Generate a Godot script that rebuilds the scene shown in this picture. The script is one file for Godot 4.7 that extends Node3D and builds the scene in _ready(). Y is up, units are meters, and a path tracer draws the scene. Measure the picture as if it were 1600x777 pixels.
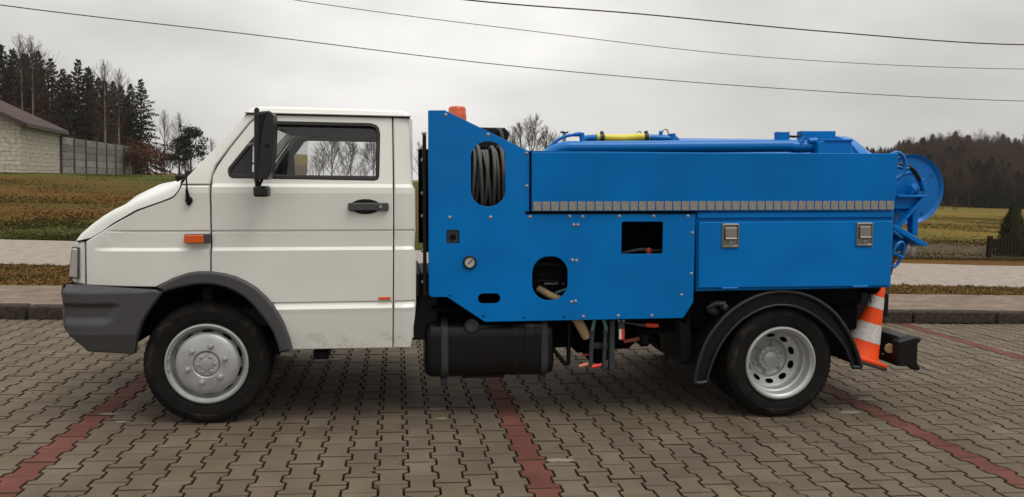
extends Node3D
# A white cab lorry with a blue sewer-cleaning body on a paved car park, under an overcast sky.

const RAKE := 1.35            # the unladen lorry stands nose-down by this many degrees
var rng := RandomNumberGenerator.new()
var M := {}
var taken := {}


# ---------------------------------------------------------------- mesh kit
class MB:
	var v := PackedVector3Array()
	var n := PackedVector3Array()
	var uv := PackedVector2Array()
	var col := PackedColorArray()
	var tint := Color(1, 1, 1)
	var has_col := false
	var has_uv := false

	func tri(a: Vector3, b: Vector3, c: Vector3, na: Vector3, nb: Vector3, nc: Vector3) -> void:
		var g := (b - a).cross(c - a)
		if g.length_squared() < 1e-16:
			return
		v.append(a)
		n.append(na)
		if g.dot(na + nb + nc) > 0.0:
			v.append(c)
			v.append(b)
			n.append(nc)
			n.append(nb)
		else:
			v.append(b)
			v.append(c)
			n.append(nb)
			n.append(nc)
		if has_col:
			for i in 3:
				col.append(tint)

	func quad(a: Vector3, b: Vector3, c: Vector3, d: Vector3, na: Vector3, nb: Vector3, nc: Vector3, nd: Vector3) -> void:
		tri(a, b, c, na, nb, nc)
		tri(a, c, d, na, nc, nd)

	func flat(pts: Array, away: Vector3) -> void:
		var g: Vector3 = ((pts[1] - pts[0]) as Vector3).cross(pts[2] - pts[0])
		if g.length_squared() < 1e-16 and pts.size() > 3:
			g = ((pts[2] - pts[0]) as Vector3).cross(pts[3] - pts[0])
		g = g.normalized()
		var mid := Vector3.ZERO
		for p in pts:
			mid += p
		if g.dot(mid / pts.size() - away) < 0.0:
			g = -g
		for i in range(1, pts.size() - 1):
			tri(pts[0], pts[i], pts[i + 1], g, g, g)

	func box(c: Vector3, s: Vector3, bev := 0.0, bas := Basis()) -> void:
		var h := s / 2.0
		var b: float = minf(bev, minf(h.x, minf(h.y, h.z)) * 0.95)
		if b <= 0.0:
			for ax in 3:
				for sg: float in [-1.0, 1.0]:
					var q := []
					for k in [[-1, -1], [1, -1], [1, 1], [-1, 1]]:
						var p := Vector3()
						p[ax] = sg * h[ax]
						p[(ax + 1) % 3] = k[0] * h[(ax + 1) % 3]
						p[(ax + 2) % 3] = k[1] * h[(ax + 2) % 3]
						q.append(c + bas * p)
					flat(q, c)
			return
		var at := func(sx: float, sy: float, sz: float, ax: int) -> Vector3:
			var sg := Vector3(sx, sy, sz)
			var p := Vector3()
			for k in 3:
				p[k] = sg[k] * (h[k] if k == ax else h[k] - b)
			return c + bas * p
		for ax in 3:
			for sg: float in [-1.0, 1.0]:
				var q := []
				for k in [[-1, -1], [1, -1], [1, 1], [-1, 1]]:
					var s3 := Vector3()
					s3[ax] = sg
					s3[(ax + 1) % 3] = k[0]
					s3[(ax + 2) % 3] = k[1]
					q.append(at.call(s3.x, s3.y, s3.z, ax))
				flat(q, c)
		for ax in 3:
			var u := (ax + 1) % 3
			var w := (ax + 2) % 3
			for su: float in [-1.0, 1.0]:
				for sw: float in [-1.0, 1.0]:
					var a := Vector3()
					a[u] = su
					a[w] = sw
					var p1 := a
					p1[ax] = -1
					var p2 := a
					p2[ax] = 1
					flat([at.call(p1.x, p1.y, p1.z, u), at.call(p2.x, p2.y, p2.z, u), at.call(p2.x, p2.y, p2.z, w), at.call(p1.x, p1.y, p1.z, w)], c)
		for sx: float in [-1.0, 1.0]:
			for sy: float in [-1.0, 1.0]:
				for sz: float in [-1.0, 1.0]:
					flat([at.call(sx, sy, sz, 0), at.call(sx, sy, sz, 1), at.call(sx, sy, sz, 2)], c)

	# a round bar along a path; radii: one number, or one for each point
	func tube(path: Array, radii, sides := 10, caps := true) -> void:
		var rings := []
		var count := path.size()
		var up := Vector3(0.123, 0.95, 0.21).normalized()
		for i in count:
			var a: Vector3 = path[maxi(i - 1, 0)]
			var b: Vector3 = path[mini(i + 1, count - 1)]
			var t := (b - a).normalized()
			if absf(t.dot(up)) > 0.97:
				up = Vector3(1, 0.1, 0.2).normalized()
			var s := t.cross(up).normalized()
			var w := s.cross(t).normalized()
			up = w
			var r: float = radii[i] if radii is Array else radii
			var ring := []
			for k in sides:
				var th := TAU * k / sides
				var d := s * cos(th) + w * sin(th)
				ring.append([(path[i] as Vector3) + d * r, d])
			rings.append(ring)
		for i in count - 1:
			for k in sides:
				var k2 := (k + 1) % sides
				var A = rings[i][k]
				var B = rings[i][k2]
				var C = rings[i + 1][k2]
				var D = rings[i + 1][k]
				quad(A[0], B[0], C[0], D[0], A[1], B[1], C[1], D[1])
		if caps:
			for e: int in [0, count - 1]:
				var d: Vector3 = (path[0] - path[1]).normalized() if e == 0 else (path[count - 1] - path[count - 2]).normalized()
				for k in range(1, sides - 1):
					tri(rings[e][0][0], rings[e][k][0], rings[e][k + 1][0], d, d, d)

	# (radius, height along the axis) turned round an axis; skip leaves openings
	func lathe(prof: Array, o: Vector3, axis := Vector3(0, 0, 1), segs := 32, skip = null, crease := 0.75) -> void:
		var s := axis.cross(Vector3(0.0, 1.0, 0.0) if absf(axis.y) < 0.9 else Vector3(1, 0, 0)).normalized()
		var w := axis.cross(s).normalized()
		var sn := []
		for j in prof.size() - 1:
			var d: Vector2 = prof[j + 1] - prof[j]
			sn.append(Vector2(d.y, -d.x).normalized())
		for j in prof.size() - 1:
			var n0: Vector2 = sn[j]
			var n1: Vector2 = sn[j]
			if j > 0 and n0.dot(sn[j - 1]) > crease:
				n0 = (n0 + (sn[j - 1] as Vector2)).normalized()
			if j < sn.size() - 1 and n1.dot(sn[j + 1]) > crease:
				n1 = (n1 + (sn[j + 1] as Vector2)).normalized()
			for i in segs:
				if skip != null and skip.call(i, j):
					continue
				var q := []
				for e in [[i, 0], [i + 1, 0], [i + 1, 1], [i, 1]]:
					var th: float = TAU * e[0] / segs
					var d := s * cos(th) + w * sin(th)
					var p: Vector2 = prof[j + e[1]]
					var nn: Vector2 = n0 if e[1] == 0 else n1
					q.append([o + d * p.x + axis * p.y, (d * nn.x + axis * nn.y).normalized()])
				quad(q[0][0], q[1][0], q[2][0], q[3][0], q[0][1], q[1][1], q[2][1], q[3][1])

	# a flat outline given depth from z0 (back) to z1 (front), both rims bevelled
	func prism(poly: PackedVector2Array, z0: float, z1: float, bev := 0.0, xf := Transform3D()) -> void:
		var p := poly
		if Geometry2D.is_polygon_clockwise(p):
			p.reverse()
		var ins := MB.inset(p, bev) if bev > 0.0 else p
		var idx := Geometry2D.triangulate_polygon(ins)
		var nz := (xf.basis * Vector3(0, 0, 1)).normalized()
		for sgn: float in [1.0, -1.0]:
			var z := z1 if sgn > 0 else z0
			for i in range(0, idx.size(), 3):
				var a := ins[idx[i]]
				var b := ins[idx[i + 1]]
				var c := ins[idx[i + 2]]
				tri(xf * Vector3(a.x, a.y, z), xf * Vector3(b.x, b.y, z), xf * Vector3(c.x, c.y, z), nz * sgn, nz * sgn, nz * sgn)
		for i in p.size():
			var j := (i + 1) % p.size()
			var d := (p[j] - p[i]).normalized()
			var o2 := Vector2(d.y, -d.x)
			var o := (xf.basis * Vector3(o2.x, o2.y, 0)).normalized()
			quad(xf * Vector3(p[i].x, p[i].y, z0 + bev), xf * Vector3(p[j].x, p[j].y, z0 + bev), xf * Vector3(p[j].x, p[j].y, z1 - bev), xf * Vector3(p[i].x, p[i].y, z1 - bev), o, o, o, o)
			if bev > 0.0:
				for sgn: float in [1.0, -1.0]:
					var z := z1 if sgn > 0 else z0
					var nn := (o + nz * sgn).normalized()
					quad(xf * Vector3(p[i].x, p[i].y, z - bev * sgn), xf * Vector3(p[j].x, p[j].y, z - bev * sgn), xf * Vector3(ins[j].x, ins[j].y, z), xf * Vector3(ins[i].x, ins[i].y, z), nn, nn, nn, nn)

	static func inset(p: PackedVector2Array, b: float) -> PackedVector2Array:
		var out := PackedVector2Array()
		var c := p.size()
		for i in c:
			var d0 := (p[i] - p[(i + c - 1) % c]).normalized()
			var d1 := (p[(i + 1) % c] - p[i]).normalized()
			var n0 := Vector2(-d0.y, d0.x)
			var n1 := Vector2(-d1.y, d1.x)
			var m := (n0 + n1)
			m = m.normalized() if m.length() > 0.01 else n0
			out.append(p[i] + m * (b / maxf(0.4, m.dot(n0))))
		return out

	# a pressed sheet: an outline with openings, its z a function of (x, y), with thickness and rounded rims
	func sheet(outline: PackedVector2Array, holes: Array, xs: Array, ys: Array, zf: Callable, thick: float, bev := 0.003) -> void:
		var fine := func(p: PackedVector2Array, ccw: bool) -> PackedVector2Array:
			var r := PackedVector2Array()
			for i in p.size():
				var a := p[i]
				var b := p[(i + 1) % p.size()]
				var parts := maxi(1, int(a.distance_to(b) / 0.04))
				for k in parts:
					r.append(a.lerp(b, float(k) / parts))
			if Geometry2D.is_polygon_clockwise(r) == ccw:
				r.reverse()
			return r
		var o: PackedVector2Array = fine.call(outline, true)
		var oi := MB.inset(o, bev)
		var hs := []
		var hi := []
		var X := xs.duplicate()
		var Y := ys.duplicate()
		for h in holes:
			var q: PackedVector2Array = fine.call(h, false)
			hs.append(q)
			hi.append(MB.inset(q, bev))
			var lo := q[0]
			var up := q[0]
			for p in q:
				lo = lo.min(p)
				up = up.max(p)
			X.append((lo.x + up.x) / 2)
			Y.append((lo.y + up.y) / 2)
		var lo := o[0]
		var up := o[0]
		for p in o:
			lo = lo.min(p)
			up = up.max(p)
		X.append(lo.x - 0.01)
		X.append(up.x + 0.01)
		Y.append(lo.y - 0.01)
		Y.append(up.y + 0.01)
		X.sort()
		Y.sort()
		var e := 0.0004
		for ix in X.size() - 1:
			if X[ix + 1] - X[ix] < 1e-5 or X[ix + 1] < lo.x or X[ix] > up.x:
				continue
			for iy in Y.size() - 1:
				if Y[iy + 1] - Y[iy] < 1e-5 or Y[iy + 1] < lo.y or Y[iy] > up.y:
					continue
				var cell := PackedVector2Array([Vector2(X[ix], Y[iy]), Vector2(X[ix + 1], Y[iy]), Vector2(X[ix + 1], Y[iy + 1]), Vector2(X[ix], Y[iy + 1])])
				var mid := (cell[0] + cell[2]) / 2
				var polys := Geometry2D.intersect_polygons(cell, oi)
				for h in hi:
					var nxt: Array[PackedVector2Array] = []
					for q in polys:
						nxt.append_array(Geometry2D.clip_polygons(q, h))
					polys = nxt
				for q in polys:
					var idx := Geometry2D.triangulate_polygon(q)
					var P := []
					for p in q:
						var m := p.lerp(mid, 0.04)
						var nn := Vector3(-(zf.call(m.x + e, m.y) - zf.call(m.x - e, m.y)) / (2 * e), -(zf.call(m.x, m.y + e) - zf.call(m.x, m.y - e)) / (2 * e), 1.0).normalized()
						P.append([Vector3(p.x, p.y, zf.call(p.x, p.y)), nn, p])
					for i in range(0, idx.size(), 3):
						var a = P[idx[i]]
						var b = P[idx[i + 1]]
						var c = P[idx[i + 2]]
						tri(a[0], b[0], c[0], a[1], b[1], c[1])
						if thick > 0.0:
							var t := Vector3(0, 0, thick)
							tri(a[0] - t, b[0] - t, c[0] - t, -a[1], -b[1], -c[1])
		var loops := [[o, oi]]
		for k in hs.size():
			loops.append([hs[k], hi[k]])
		for L in loops:
			var a: PackedVector2Array = L[0]
			var b: PackedVector2Array = L[1]
			for i in a.size():
				var j := (i + 1) % a.size()
				var d := (a[j] - a[i]).normalized()
				var on := Vector3(d.y, -d.x, 0)
				var bn := (on + Vector3(0, 0, 1)).normalized()
				var zi: float = zf.call(a[i].x, a[i].y)
				var zj: float = zf.call(a[j].x, a[j].y)
				var A := Vector3(a[i].x, a[i].y, zi - bev)
				var B := Vector3(a[j].x, a[j].y, zj - bev)
				quad(Vector3(b[i].x, b[i].y, zf.call(b[i].x, b[i].y)), Vector3(b[j].x, b[j].y, zf.call(b[j].x, b[j].y)), B, A, bn, bn, bn, bn)
				if thick > bev:
					quad(A, B, B - Vector3(0, 0, thick - bev), A - Vector3(0, 0, thick - bev), on, on, on, on)

	# a grid of points [row][column] as one smooth skin
	func loft(rows: Array, away: Vector3) -> void:
		var R := rows.size()
		var K: int = rows[0].size()
		var nn := []
		for i in R:
			var line := []
			for k in K:
				var du: Vector3 = rows[i][mini(k + 1, K - 1)] - rows[i][maxi(k - 1, 0)]
				var dv: Vector3 = rows[mini(i + 1, R - 1)][k] - rows[maxi(i - 1, 0)][k]
				var g := du.cross(dv).normalized()
				if g.dot(rows[i][k] - away) < 0.0:
					g = -g
				line.append(g)
			nn.append(line)
		for i in R - 1:
			for k in K - 1:
				quad(rows[i][k], rows[i][k + 1], rows[i + 1][k + 1], rows[i + 1][k], nn[i][k], nn[i][k + 1], nn[i + 1][k + 1], nn[i + 1][k])

	func mesh(planar := Rect2()) -> ArrayMesh:
		var a := []
		a.resize(Mesh.ARRAY_MAX)
		a[Mesh.ARRAY_VERTEX] = v
		a[Mesh.ARRAY_NORMAL] = n
		if has_col:
			a[Mesh.ARRAY_COLOR] = col
		if planar.size.x > 0.0:
			var u := PackedVector2Array()
			for p in v:
				u.append(Vector2((p.x - planar.position.x) / planar.size.x, 1.0 - (p.y - planar.position.y) / planar.size.y))
			a[Mesh.ARRAY_TEX_UV] = u
		var m := ArrayMesh.new()
		m.add_surface_from_arrays(Mesh.PRIMITIVE_TRIANGLES, a)
		return m


# ---------------------------------------------------------------- nodes
func numbered(called: String) -> String:
	var k: int = taken.get(called, 0)
	taken[called] = k + 1
	return called if k == 0 else "%s_%03d" % [called, k]


func tag(o: Node3D, label := "", category := "", group := "", kind := "") -> void:
	for m in [["label", label], ["category", category], ["group", group], ["kind", kind]]:
		if m[1]:
			o.set_meta(m[0], m[1])


func thing(called: String, label: String, category: String, at := Vector3.ZERO, group := "") -> Node3D:
	var o := Node3D.new()
	o.name = numbered(called)
	add_child(o)
	o.position = at
	tag(o, label, category, group)
	return o


func hold(called: String, mesh: Mesh, m: Material, parent: Node = null) -> MeshInstance3D:
	var o := MeshInstance3D.new()
	o.name = called if parent else numbered(called)
	o.mesh = mesh
	o.material_override = m
	(parent if parent else self).add_child(o, true)
	return o


func part(called: String, b: MB, m: Material, parent: Node = null) -> MeshInstance3D:
	return hold(called, b.mesh(), m, parent)


func struct(called: String, mesh: Mesh, m: Material) -> MeshInstance3D:
	var o := hold(called, mesh, m)
	tag(o, "", "", "", "structure")
	return o


# ---------------------------------------------------------------- materials
func lin(r: float, g: float, b: float) -> Color:
	return Color(r, g, b).linear_to_srgb()


func mat(r: float, g: float, b: float, rough := 0.6, metal := 0.0, coat := 0.0) -> StandardMaterial3D:
	var m := StandardMaterial3D.new()
	m.albedo_color = lin(r, g, b)
	m.roughness = rough
	m.metallic = metal
	if rough >= 0.7:
		m.metallic_specular = 0.2
	if coat > 0.0:
		m.clearcoat_enabled = true
		m.clearcoat = coat
		m.clearcoat_roughness = 0.12
	return m


func noise(freq: float, oct := 4, sd := 1, kind := FastNoiseLite.TYPE_SIMPLEX_SMOOTH) -> FastNoiseLite:
	var f := FastNoiseLite.new()
	f.noise_type = kind
	f.seed = sd
	f.frequency = freq
	f.fractal_octaves = oct
	return f


# grey noise picture between two brightnesses (sRGB), seamless
func grain(size: int, freq: float, oct: int, lo: float, hi: float, sd := 1) -> NoiseTexture2D:
	var t := NoiseTexture2D.new()
	t.width = size
	t.height = size
	t.seamless = true
	t.noise = noise(freq, oct, sd)
	var g := Gradient.new()
	g.set_color(0, Color(lo, lo, lo))
	g.set_color(1, Color(hi, hi, hi))
	t.color_ramp = g
	return t


func relief(m: StandardMaterial3D, t: Texture2D, cm: float, scale: float, world := true) -> void:
	m.heightmap_enabled = true
	m.heightmap_texture = t
	m.heightmap_scale = cm
	tri_map(m, scale, world)


func tri_map(m: StandardMaterial3D, scale: float, world := true) -> void:
	m.uv1_triplanar = true
	m.uv1_world_triplanar = world
	m.uv1_scale = Vector3.ONE * scale


func glass(r: float, g: float, b: float, a: float) -> StandardMaterial3D:
	var m := mat(r, g, b, 0.03)
	m.transparency = BaseMaterial3D.TRANSPARENCY_ALPHA
	m.albedo_color.a = a
	return m


func make_materials() -> void:
	var fine := grain(512, 0.02, 5, 0.78, 1.0, 3)
	var soft := grain(512, 0.008, 4, 0.86, 1.0, 5)
	var pit := grain(512, 0.06, 3, 0.0, 1.0, 8)
	M.white = mat(0.715, 0.725, 0.685, 0.38, 0.0, 0.5)
	M.white.albedo_texture = cab_dirt()
	M.white_plain = mat(0.715, 0.725, 0.685, 0.38, 0.0, 0.5)
	M.blue = mat(0.0006, 0.162, 0.510, 0.34, 0.0, 0.16)
	M.blue.metallic_specular = 0.17
	M.blue.albedo_texture = grain(512, 0.006, 4, 0.90, 1.0, 17)
	tri_map(M.blue, 0.5, false)
	M.blue_gloss = mat(0.0008, 0.134, 0.43, 0.3, 0.0, 0.18)
	M.blue_gloss.metallic_specular = 0.3
	M.black = mat(0.006, 0.006, 0.0065, 0.5)
	M.black.metallic_specular = 0.35
	M.black.albedo_texture = fine
	tri_map(M.black, 2.0, false)
	M.dark = mat(0.0025, 0.0025, 0.003, 0.9)
	M.dark.metallic_specular = 0.2
	M.seal = mat(0.005, 0.005, 0.0055, 0.5)
	M.mirror_black = mat(0.006, 0.006, 0.0065, 0.45)
	M.inside = mat(0.016, 0.0155, 0.016, 0.9)
	M.bumper = mat(0.058, 0.057, 0.060, 0.6)
	relief(M.bumper, pit, 0.06, 6.0, false)
	M.bumper.albedo_texture = fine
	M.tyre = mat(0.013, 0.0122, 0.0118, 0.8)
	M.tyre.metallic_specular = 0.3
	M.tyre.albedo_texture = grain(512, 0.012, 5, 0.55, 1.0, 11)
	tri_map(M.tyre, 1.6, false)
	M.tyre_muddy = M.tyre.duplicate()
	M.tyre_muddy.albedo_color = Color(1, 1, 1)
	M.tyre_muddy.vertex_color_use_as_albedo = true
	M.silver = mat(0.50, 0.51, 0.51, 0.40, 0.4)
	M.silver.albedo_texture = soft
	tri_map(M.silver, 2.0, false)
	M.steel = mat(0.25, 0.235, 0.21, 0.38, 0.8)
	M.alloy = mat(0.60, 0.60, 0.60, 0.35, 0.35)
	M.bolt = mat(0.33, 0.35, 0.37, 0.38, 0.7)
	M.mirror_glass = mat(0.85, 0.87, 0.88, 0.02, 1.0)
	M.reflector = mat(0.30, 0.285, 0.25, 0.5)
	M.reflector.albedo_texture = fine
	tri_map(M.reflector, 5.0, false)
	M.orange_lens = mat(0.60, 0.085, 0.008, 0.25, 0.0, 0.4)
	M.beacon = mat(0.52, 0.065, 0.004, 0.25, 0.0, 0.3)
	M.beacon.backlight_enabled = true
	M.beacon.backlight = Color(0.35, 0.12, 0.03)
	M.lamp_glass = mat(0.40, 0.375, 0.35, 0.2, 0.2, 0.7)
	M.yellow = mat(0.62, 0.52, 0.035, 0.45)
	M.cream_hose = mat(0.36, 0.27, 0.16, 0.75)
	M.grey_hose = mat(0.060, 0.058, 0.052, 0.65)
	M.teal_hose = mat(0.10, 0.22, 0.21, 0.55)
	M.red_grip = mat(0.60, 0.035, 0.02, 0.45)
	M.faded_grip = mat(0.55, 0.20, 0.11, 0.6)
	M.copper = mat(0.36, 0.11, 0.06, 0.5, 0.3)
	M.rust = mat(0.13, 0.05, 0.03, 0.85)
	M.pipe_grey = mat(0.034, 0.040, 0.045, 0.5, 0.2)
	M.tank = mat(0.006, 0.006, 0.0066, 0.36)
	M.tank.metallic_specular = 0.42
	M.tank.albedo_texture = grain(512, 0.01, 5, 0.6, 1.0, 15)
	relief(M.tank, pit, 0.05, 2.0, false)
	M.sticker_white = mat(0.6, 0.58, 0.55, 0.5)
	M.dial = mat(0.42, 0.42, 0.40, 0.4)
	M.glass = glass(0.05, 0.06, 0.06, 0.10)
	M.windscreen = glass(0.05, 0.06, 0.06, 0.12)
	M.cone_orange = mat(0.74, 0.068, 0.010, 0.5)
	M.cone_orange.metallic_specular = 0.3
	M.cone_white = mat(0.62, 0.60, 0.56, 0.5)
	M.cone_white.albedo_texture = fine
	tri_map(M.cone_white, 3.0, false)
	M.cone_foot = mat(0.012, 0.012, 0.012, 0.6)
	# the place
	var speck := grain(1024, 0.09, 3, 0.62, 1.0, 21)
	var blotch := grain(1024, 0.006, 4, 0.84, 1.0, 23)
	for k in 6:
		var t := 0.89 + 0.03 * k
		var m := mat(0.234 * t, (0.184 + 0.004 * (k % 3)) * t, (0.134 + 0.008 * (k % 2)) * t, 0.82)
		pave(m, speck, blotch, pit)
		M["paver%d" % k] = m
	for k in 3:
		var t := 0.9 + 0.1 * k
		var m := mat(0.23 * t, 0.090 * t, 0.070 * t, 0.82)
		pave(m, speck, blotch, pit)
		M["red%d" % k] = m
	M.paver_far = mat(1, 1, 1, 0.8)
	M.paver_far.vertex_color_use_as_albedo = true
	pave(M.paver_far, speck, blotch, pit)
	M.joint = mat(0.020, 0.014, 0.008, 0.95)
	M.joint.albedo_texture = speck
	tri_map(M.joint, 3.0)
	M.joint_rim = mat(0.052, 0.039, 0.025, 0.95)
	M.kerb = mat(0.072, 0.059, 0.045, 0.9)
	M.kerb.albedo_texture = grain(1024, 0.012, 6, 0.6, 1.0, 27)
	relief(M.kerb, pit, 0.3, 1.2)
	M.moss = mat(0.055, 0.05, 0.02, 0.95)
	M.moss.vertex_color_use_as_albedo = true
	M.road = mat(0.325, 0.280, 0.244, 0.9)
	M.road.albedo_texture = grain(1024, 0.01, 6, 0.80, 1.0, 29)
	relief(M.road, pit, 0.2, 0.35)
	M.verge = mat(0.15, 0.080, 0.02, 0.95)
	M.verge.albedo_texture = blotch
	tri_map(M.verge, 0.8)
	M.field = mat(1, 1, 1, 0.95)
	M.field.vertex_color_use_as_albedo = true
	M.field.albedo_texture = grain(1024, 0.03, 6, 0.72, 1.0, 31)
	tri_map(M.field, 0.11)
	M.grass = mat(1, 1, 1, 0.85)
	M.grass.vertex_color_use_as_albedo = true
	M.needle = mat(0.020, 0.021, 0.013, 0.9)
	M.needle_brown = mat(0.068, 0.035, 0.022, 0.9)
	M.needle_thuja = mat(0.028, 0.028, 0.014, 0.9)
	M.bark = mat(0.050, 0.036, 0.026, 0.9)
	M.bark_grey = mat(0.085, 0.072, 0.060, 0.9)
	M.birch = mat(0.34, 0.30, 0.25, 0.85)
	M.birch.albedo_texture = grain(512, 0.03, 4, 0.45, 1.0, 37)
	tri_map(M.birch, 0.8)
	M.twig = mat(0.050, 0.037, 0.030, 0.9)
	M.twig_brown = mat(0.072, 0.044, 0.034, 0.9)
	M.red_leaf = mat(0.105, 0.038, 0.018, 0.85)
	M.wall = mat(0.62, 0.57, 0.48, 0.9)
	M.wall.albedo_texture = grain(512, 0.02, 5, 0.70, 1.0, 41)
	tri_map(M.wall, 0.35)
	M.mortar = mat(0.20, 0.18, 0.15, 0.95)
	M.roof = mat(0.135, 0.102, 0.098, 0.6)
	M.roof_trim = mat(0.035, 0.02, 0.02, 0.6)
	for k in 3:
		var m := mat(0.20 + 0.06 * k, 0.19 + 0.057 * k, 0.178 + 0.052 * k, 0.9)
		m.albedo_texture = grain(512, 0.012, 5, 0.78, 1.0, 43 + k)
		tri_map(m, 0.4)
		M["slab%d" % k] = m
	M.post = mat(0.065, 0.061, 0.056, 0.9)
	M.wood = mat(0.026, 0.017, 0.012, 0.85)
	M.wood.albedo_texture = fine
	tri_map(M.wood, 2.0)
	M.wire = mat(0.012, 0.012, 0.013, 0.6)
	M.smear = mat(0.34, 0.31, 0.26, 0.9)
	M.smear.transparency = BaseMaterial3D.TRANSPARENCY_ALPHA
	M.smear.albedo_color.a = 0.55
	M.litter = mat(0.62, 0.6, 0.57, 0.8)


func pave(m: StandardMaterial3D, speck: Texture2D, blotch: Texture2D, pit: Texture2D) -> void:
	m.albedo_texture = speck
	relief(m, pit, 0.12, 2.3)
	m.detail_enabled = true
	m.detail_blend_mode = BaseMaterial3D.BLEND_MODE_MUL
	m.detail_albedo = blotch
	m.detail_uv_layer = BaseMaterial3D.DETAIL_UV_2
	m.uv2_triplanar = true
	m.uv2_world_triplanar = true
	m.uv2_scale = Vector3.ONE * 0.37


# road film and mud spots thrown up on the lower panels of the cab
func cab_dirt() -> ImageTexture:
	var w := 1024
	var h := 1024
	var im := Image.create(w, h, false, Image.FORMAT_RGB8)
	var big := noise(0.004, 4, 51)
	var spots := noise(0.21, 2, 53)
	var spread := noise(0.012, 3, 55)
	for y in h:
		var up := 1.9 - 1.5 * y / h
		for x in w:
			var film := clampf(0.045 * (big.get_noise_2d(x, y) + 0.6), 0.0, 0.1)
			var low := clampf((0.62 - up) / 0.2, 0.0, 1.0)
			film += 0.08 * low * (0.5 + spread.get_noise_2d(x, y * 0.7))
			var c := Color(1, 1, 1).lerp(Color(0.62, 0.52, 0.40), clampf(film, 0.0, 1.0))
			var s := spots.get_noise_2d(x, y)
			var lowest := clampf((0.545 - up) / 0.06, 0.0, 1.0)
			if lowest > 0.0 and s > 0.60 - 0.16 * lowest - 0.55 * spread.get_noise_2d(x * 1.3 + 90, y):
				c = c.lerp(Color(0.46, 0.38, 0.29), 0.42)
			im.set_pixel(x, y, c)
	im.generate_mipmaps()
	return ImageTexture.create_from_image(im)


# a grey sheet of cloud: soft ragged bands, far brighter overhead, raised to put more light on the scene
func cloudy_sky() -> PanoramaSkyMaterial:
	var w := 1024
	var h := 512
	var im := Image.create(w, h, false, Image.FORMAT_RGBF)
	var broad := noise(0.42, 5, 61)
	var wisp := noise(1.3, 4, 67)
	for y in h:
		var el := PI / 2 - PI * (y + 0.5) / h
		for x in w:
			var az := TAU * (x + 0.5) / w
			var d := Vector3(cos(el) * sin(az), sin(el), cos(el) * cos(az))
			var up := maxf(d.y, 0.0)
			var p := d / (up + 0.22)
			var c := broad.get_noise_3d(p.x * 1.6, 0.4, p.z * 1.6) * 0.30 + wisp.get_noise_3d(p.x * 1.5, 3.0, p.z * 1.5) * 0.15
			c *= smoothstep(-0.05, 0.25, up) * 0.8 + 0.2
			# the sheet is thinnest, and brightest, in a broad stretch ahead
			var across := wrapf(az - 0.07, -PI, PI)
			var thin := exp(-across * across / 0.075 - (el - 0.20) * (el - 0.20) / 0.05) + 0.2 * exp(-across * across / 0.3 - (el - 0.3) * (el - 0.3) / 0.12)
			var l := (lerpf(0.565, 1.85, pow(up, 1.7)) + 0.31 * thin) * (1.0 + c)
			var warm := 0.5 + 1.2 * c
			im.set_pixel(x, y, Color(l * (1.0 + 0.004 * warm), l * 0.982, l * (0.955 - 0.012 * warm)))
	var s := PanoramaSkyMaterial.new()
	s.panorama = ImageTexture.create_from_image(im)
	return s


func _ready() -> void:
	rng.seed = 7
	# ---- camera
	var cam := Camera3D.new()
	cam.name = "camera"
	cam.fov = 33.66
	cam.far = 900.0
	cam.near = 0.05
	cam.transform = Transform3D(Basis(Vector3(0.990076, 0.028011, 0.137713), Vector3(-0.016906, 0.996558, -0.081154), Vector3(-0.139513, 0.078021, 0.987142)), Vector3(0, 1.4, 4.74))
	add_child(cam)
	cam.current = true
	# ---- sky, air and light
	var env := Environment.new()
	env.background_mode = Environment.BG_SKY
	env.sky = Sky.new()
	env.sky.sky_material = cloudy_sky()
	env.tonemap_mode = Environment.TONE_MAPPER_LINEAR
	env.tonemap_exposure = 1.0
	env.fog_enabled = true
	env.fog_density = 0.00022
	env.fog_light_color = Color(0.82, 0.82, 0.80)
	env.sdfgi_enabled = true
	env.ssao_enabled = true
	env.ssil_enabled = true
	var we := WorldEnvironment.new()
	we.name = "overcast_daylight"
	we.environment = env
	add_child(we)
	var sun := DirectionalLight3D.new()
	sun.name = "veiled_sun"
	sun.light_energy = 0.42
	sun.light_color = Color(1.0, 0.975, 0.94)
	sun.light_angular_distance = 28.0
	sun.shadow_enabled = true
	sun.rotation_degrees = Vector3(-60, 40, 0)
	add_child(sun)
	make_materials()
	# ---- the ground and what stands far off
	ground()
	car_park()
	kerb_and_path()
	road_and_verges()
	field_grass()
	shed()
	slab_fence()
	trees()
	forest()
	garden_corner()
	wires()
	# ---- the lorry and what it carries
	lorry()
	cone()
	litter()


# ---------------------------------------------------------------- the place
func hgt(x: float, z: float) -> float:
	var h := 1.27 * smoothstep(-14.0, -46.0, z) * (1.0 - smoothstep(4.0, 40.0, x))
	h += 0.3 * smoothstep(-52.0, -140.0, z) * (1.0 - smoothstep(10.0, 60.0, x))
	h += 8.5 * smoothstep(-90.0, -150.0, z) * smoothstep(36.0, 84.0, x)
	return h


func road_near(x: float) -> float:
	return -7.63 + 0.0999 * clampf(x, -60.0, 14.0)


func road_far(x: float) -> float:
	return -11.91 + 0.118 * clampf(x, -60.0, 16.0)


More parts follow.
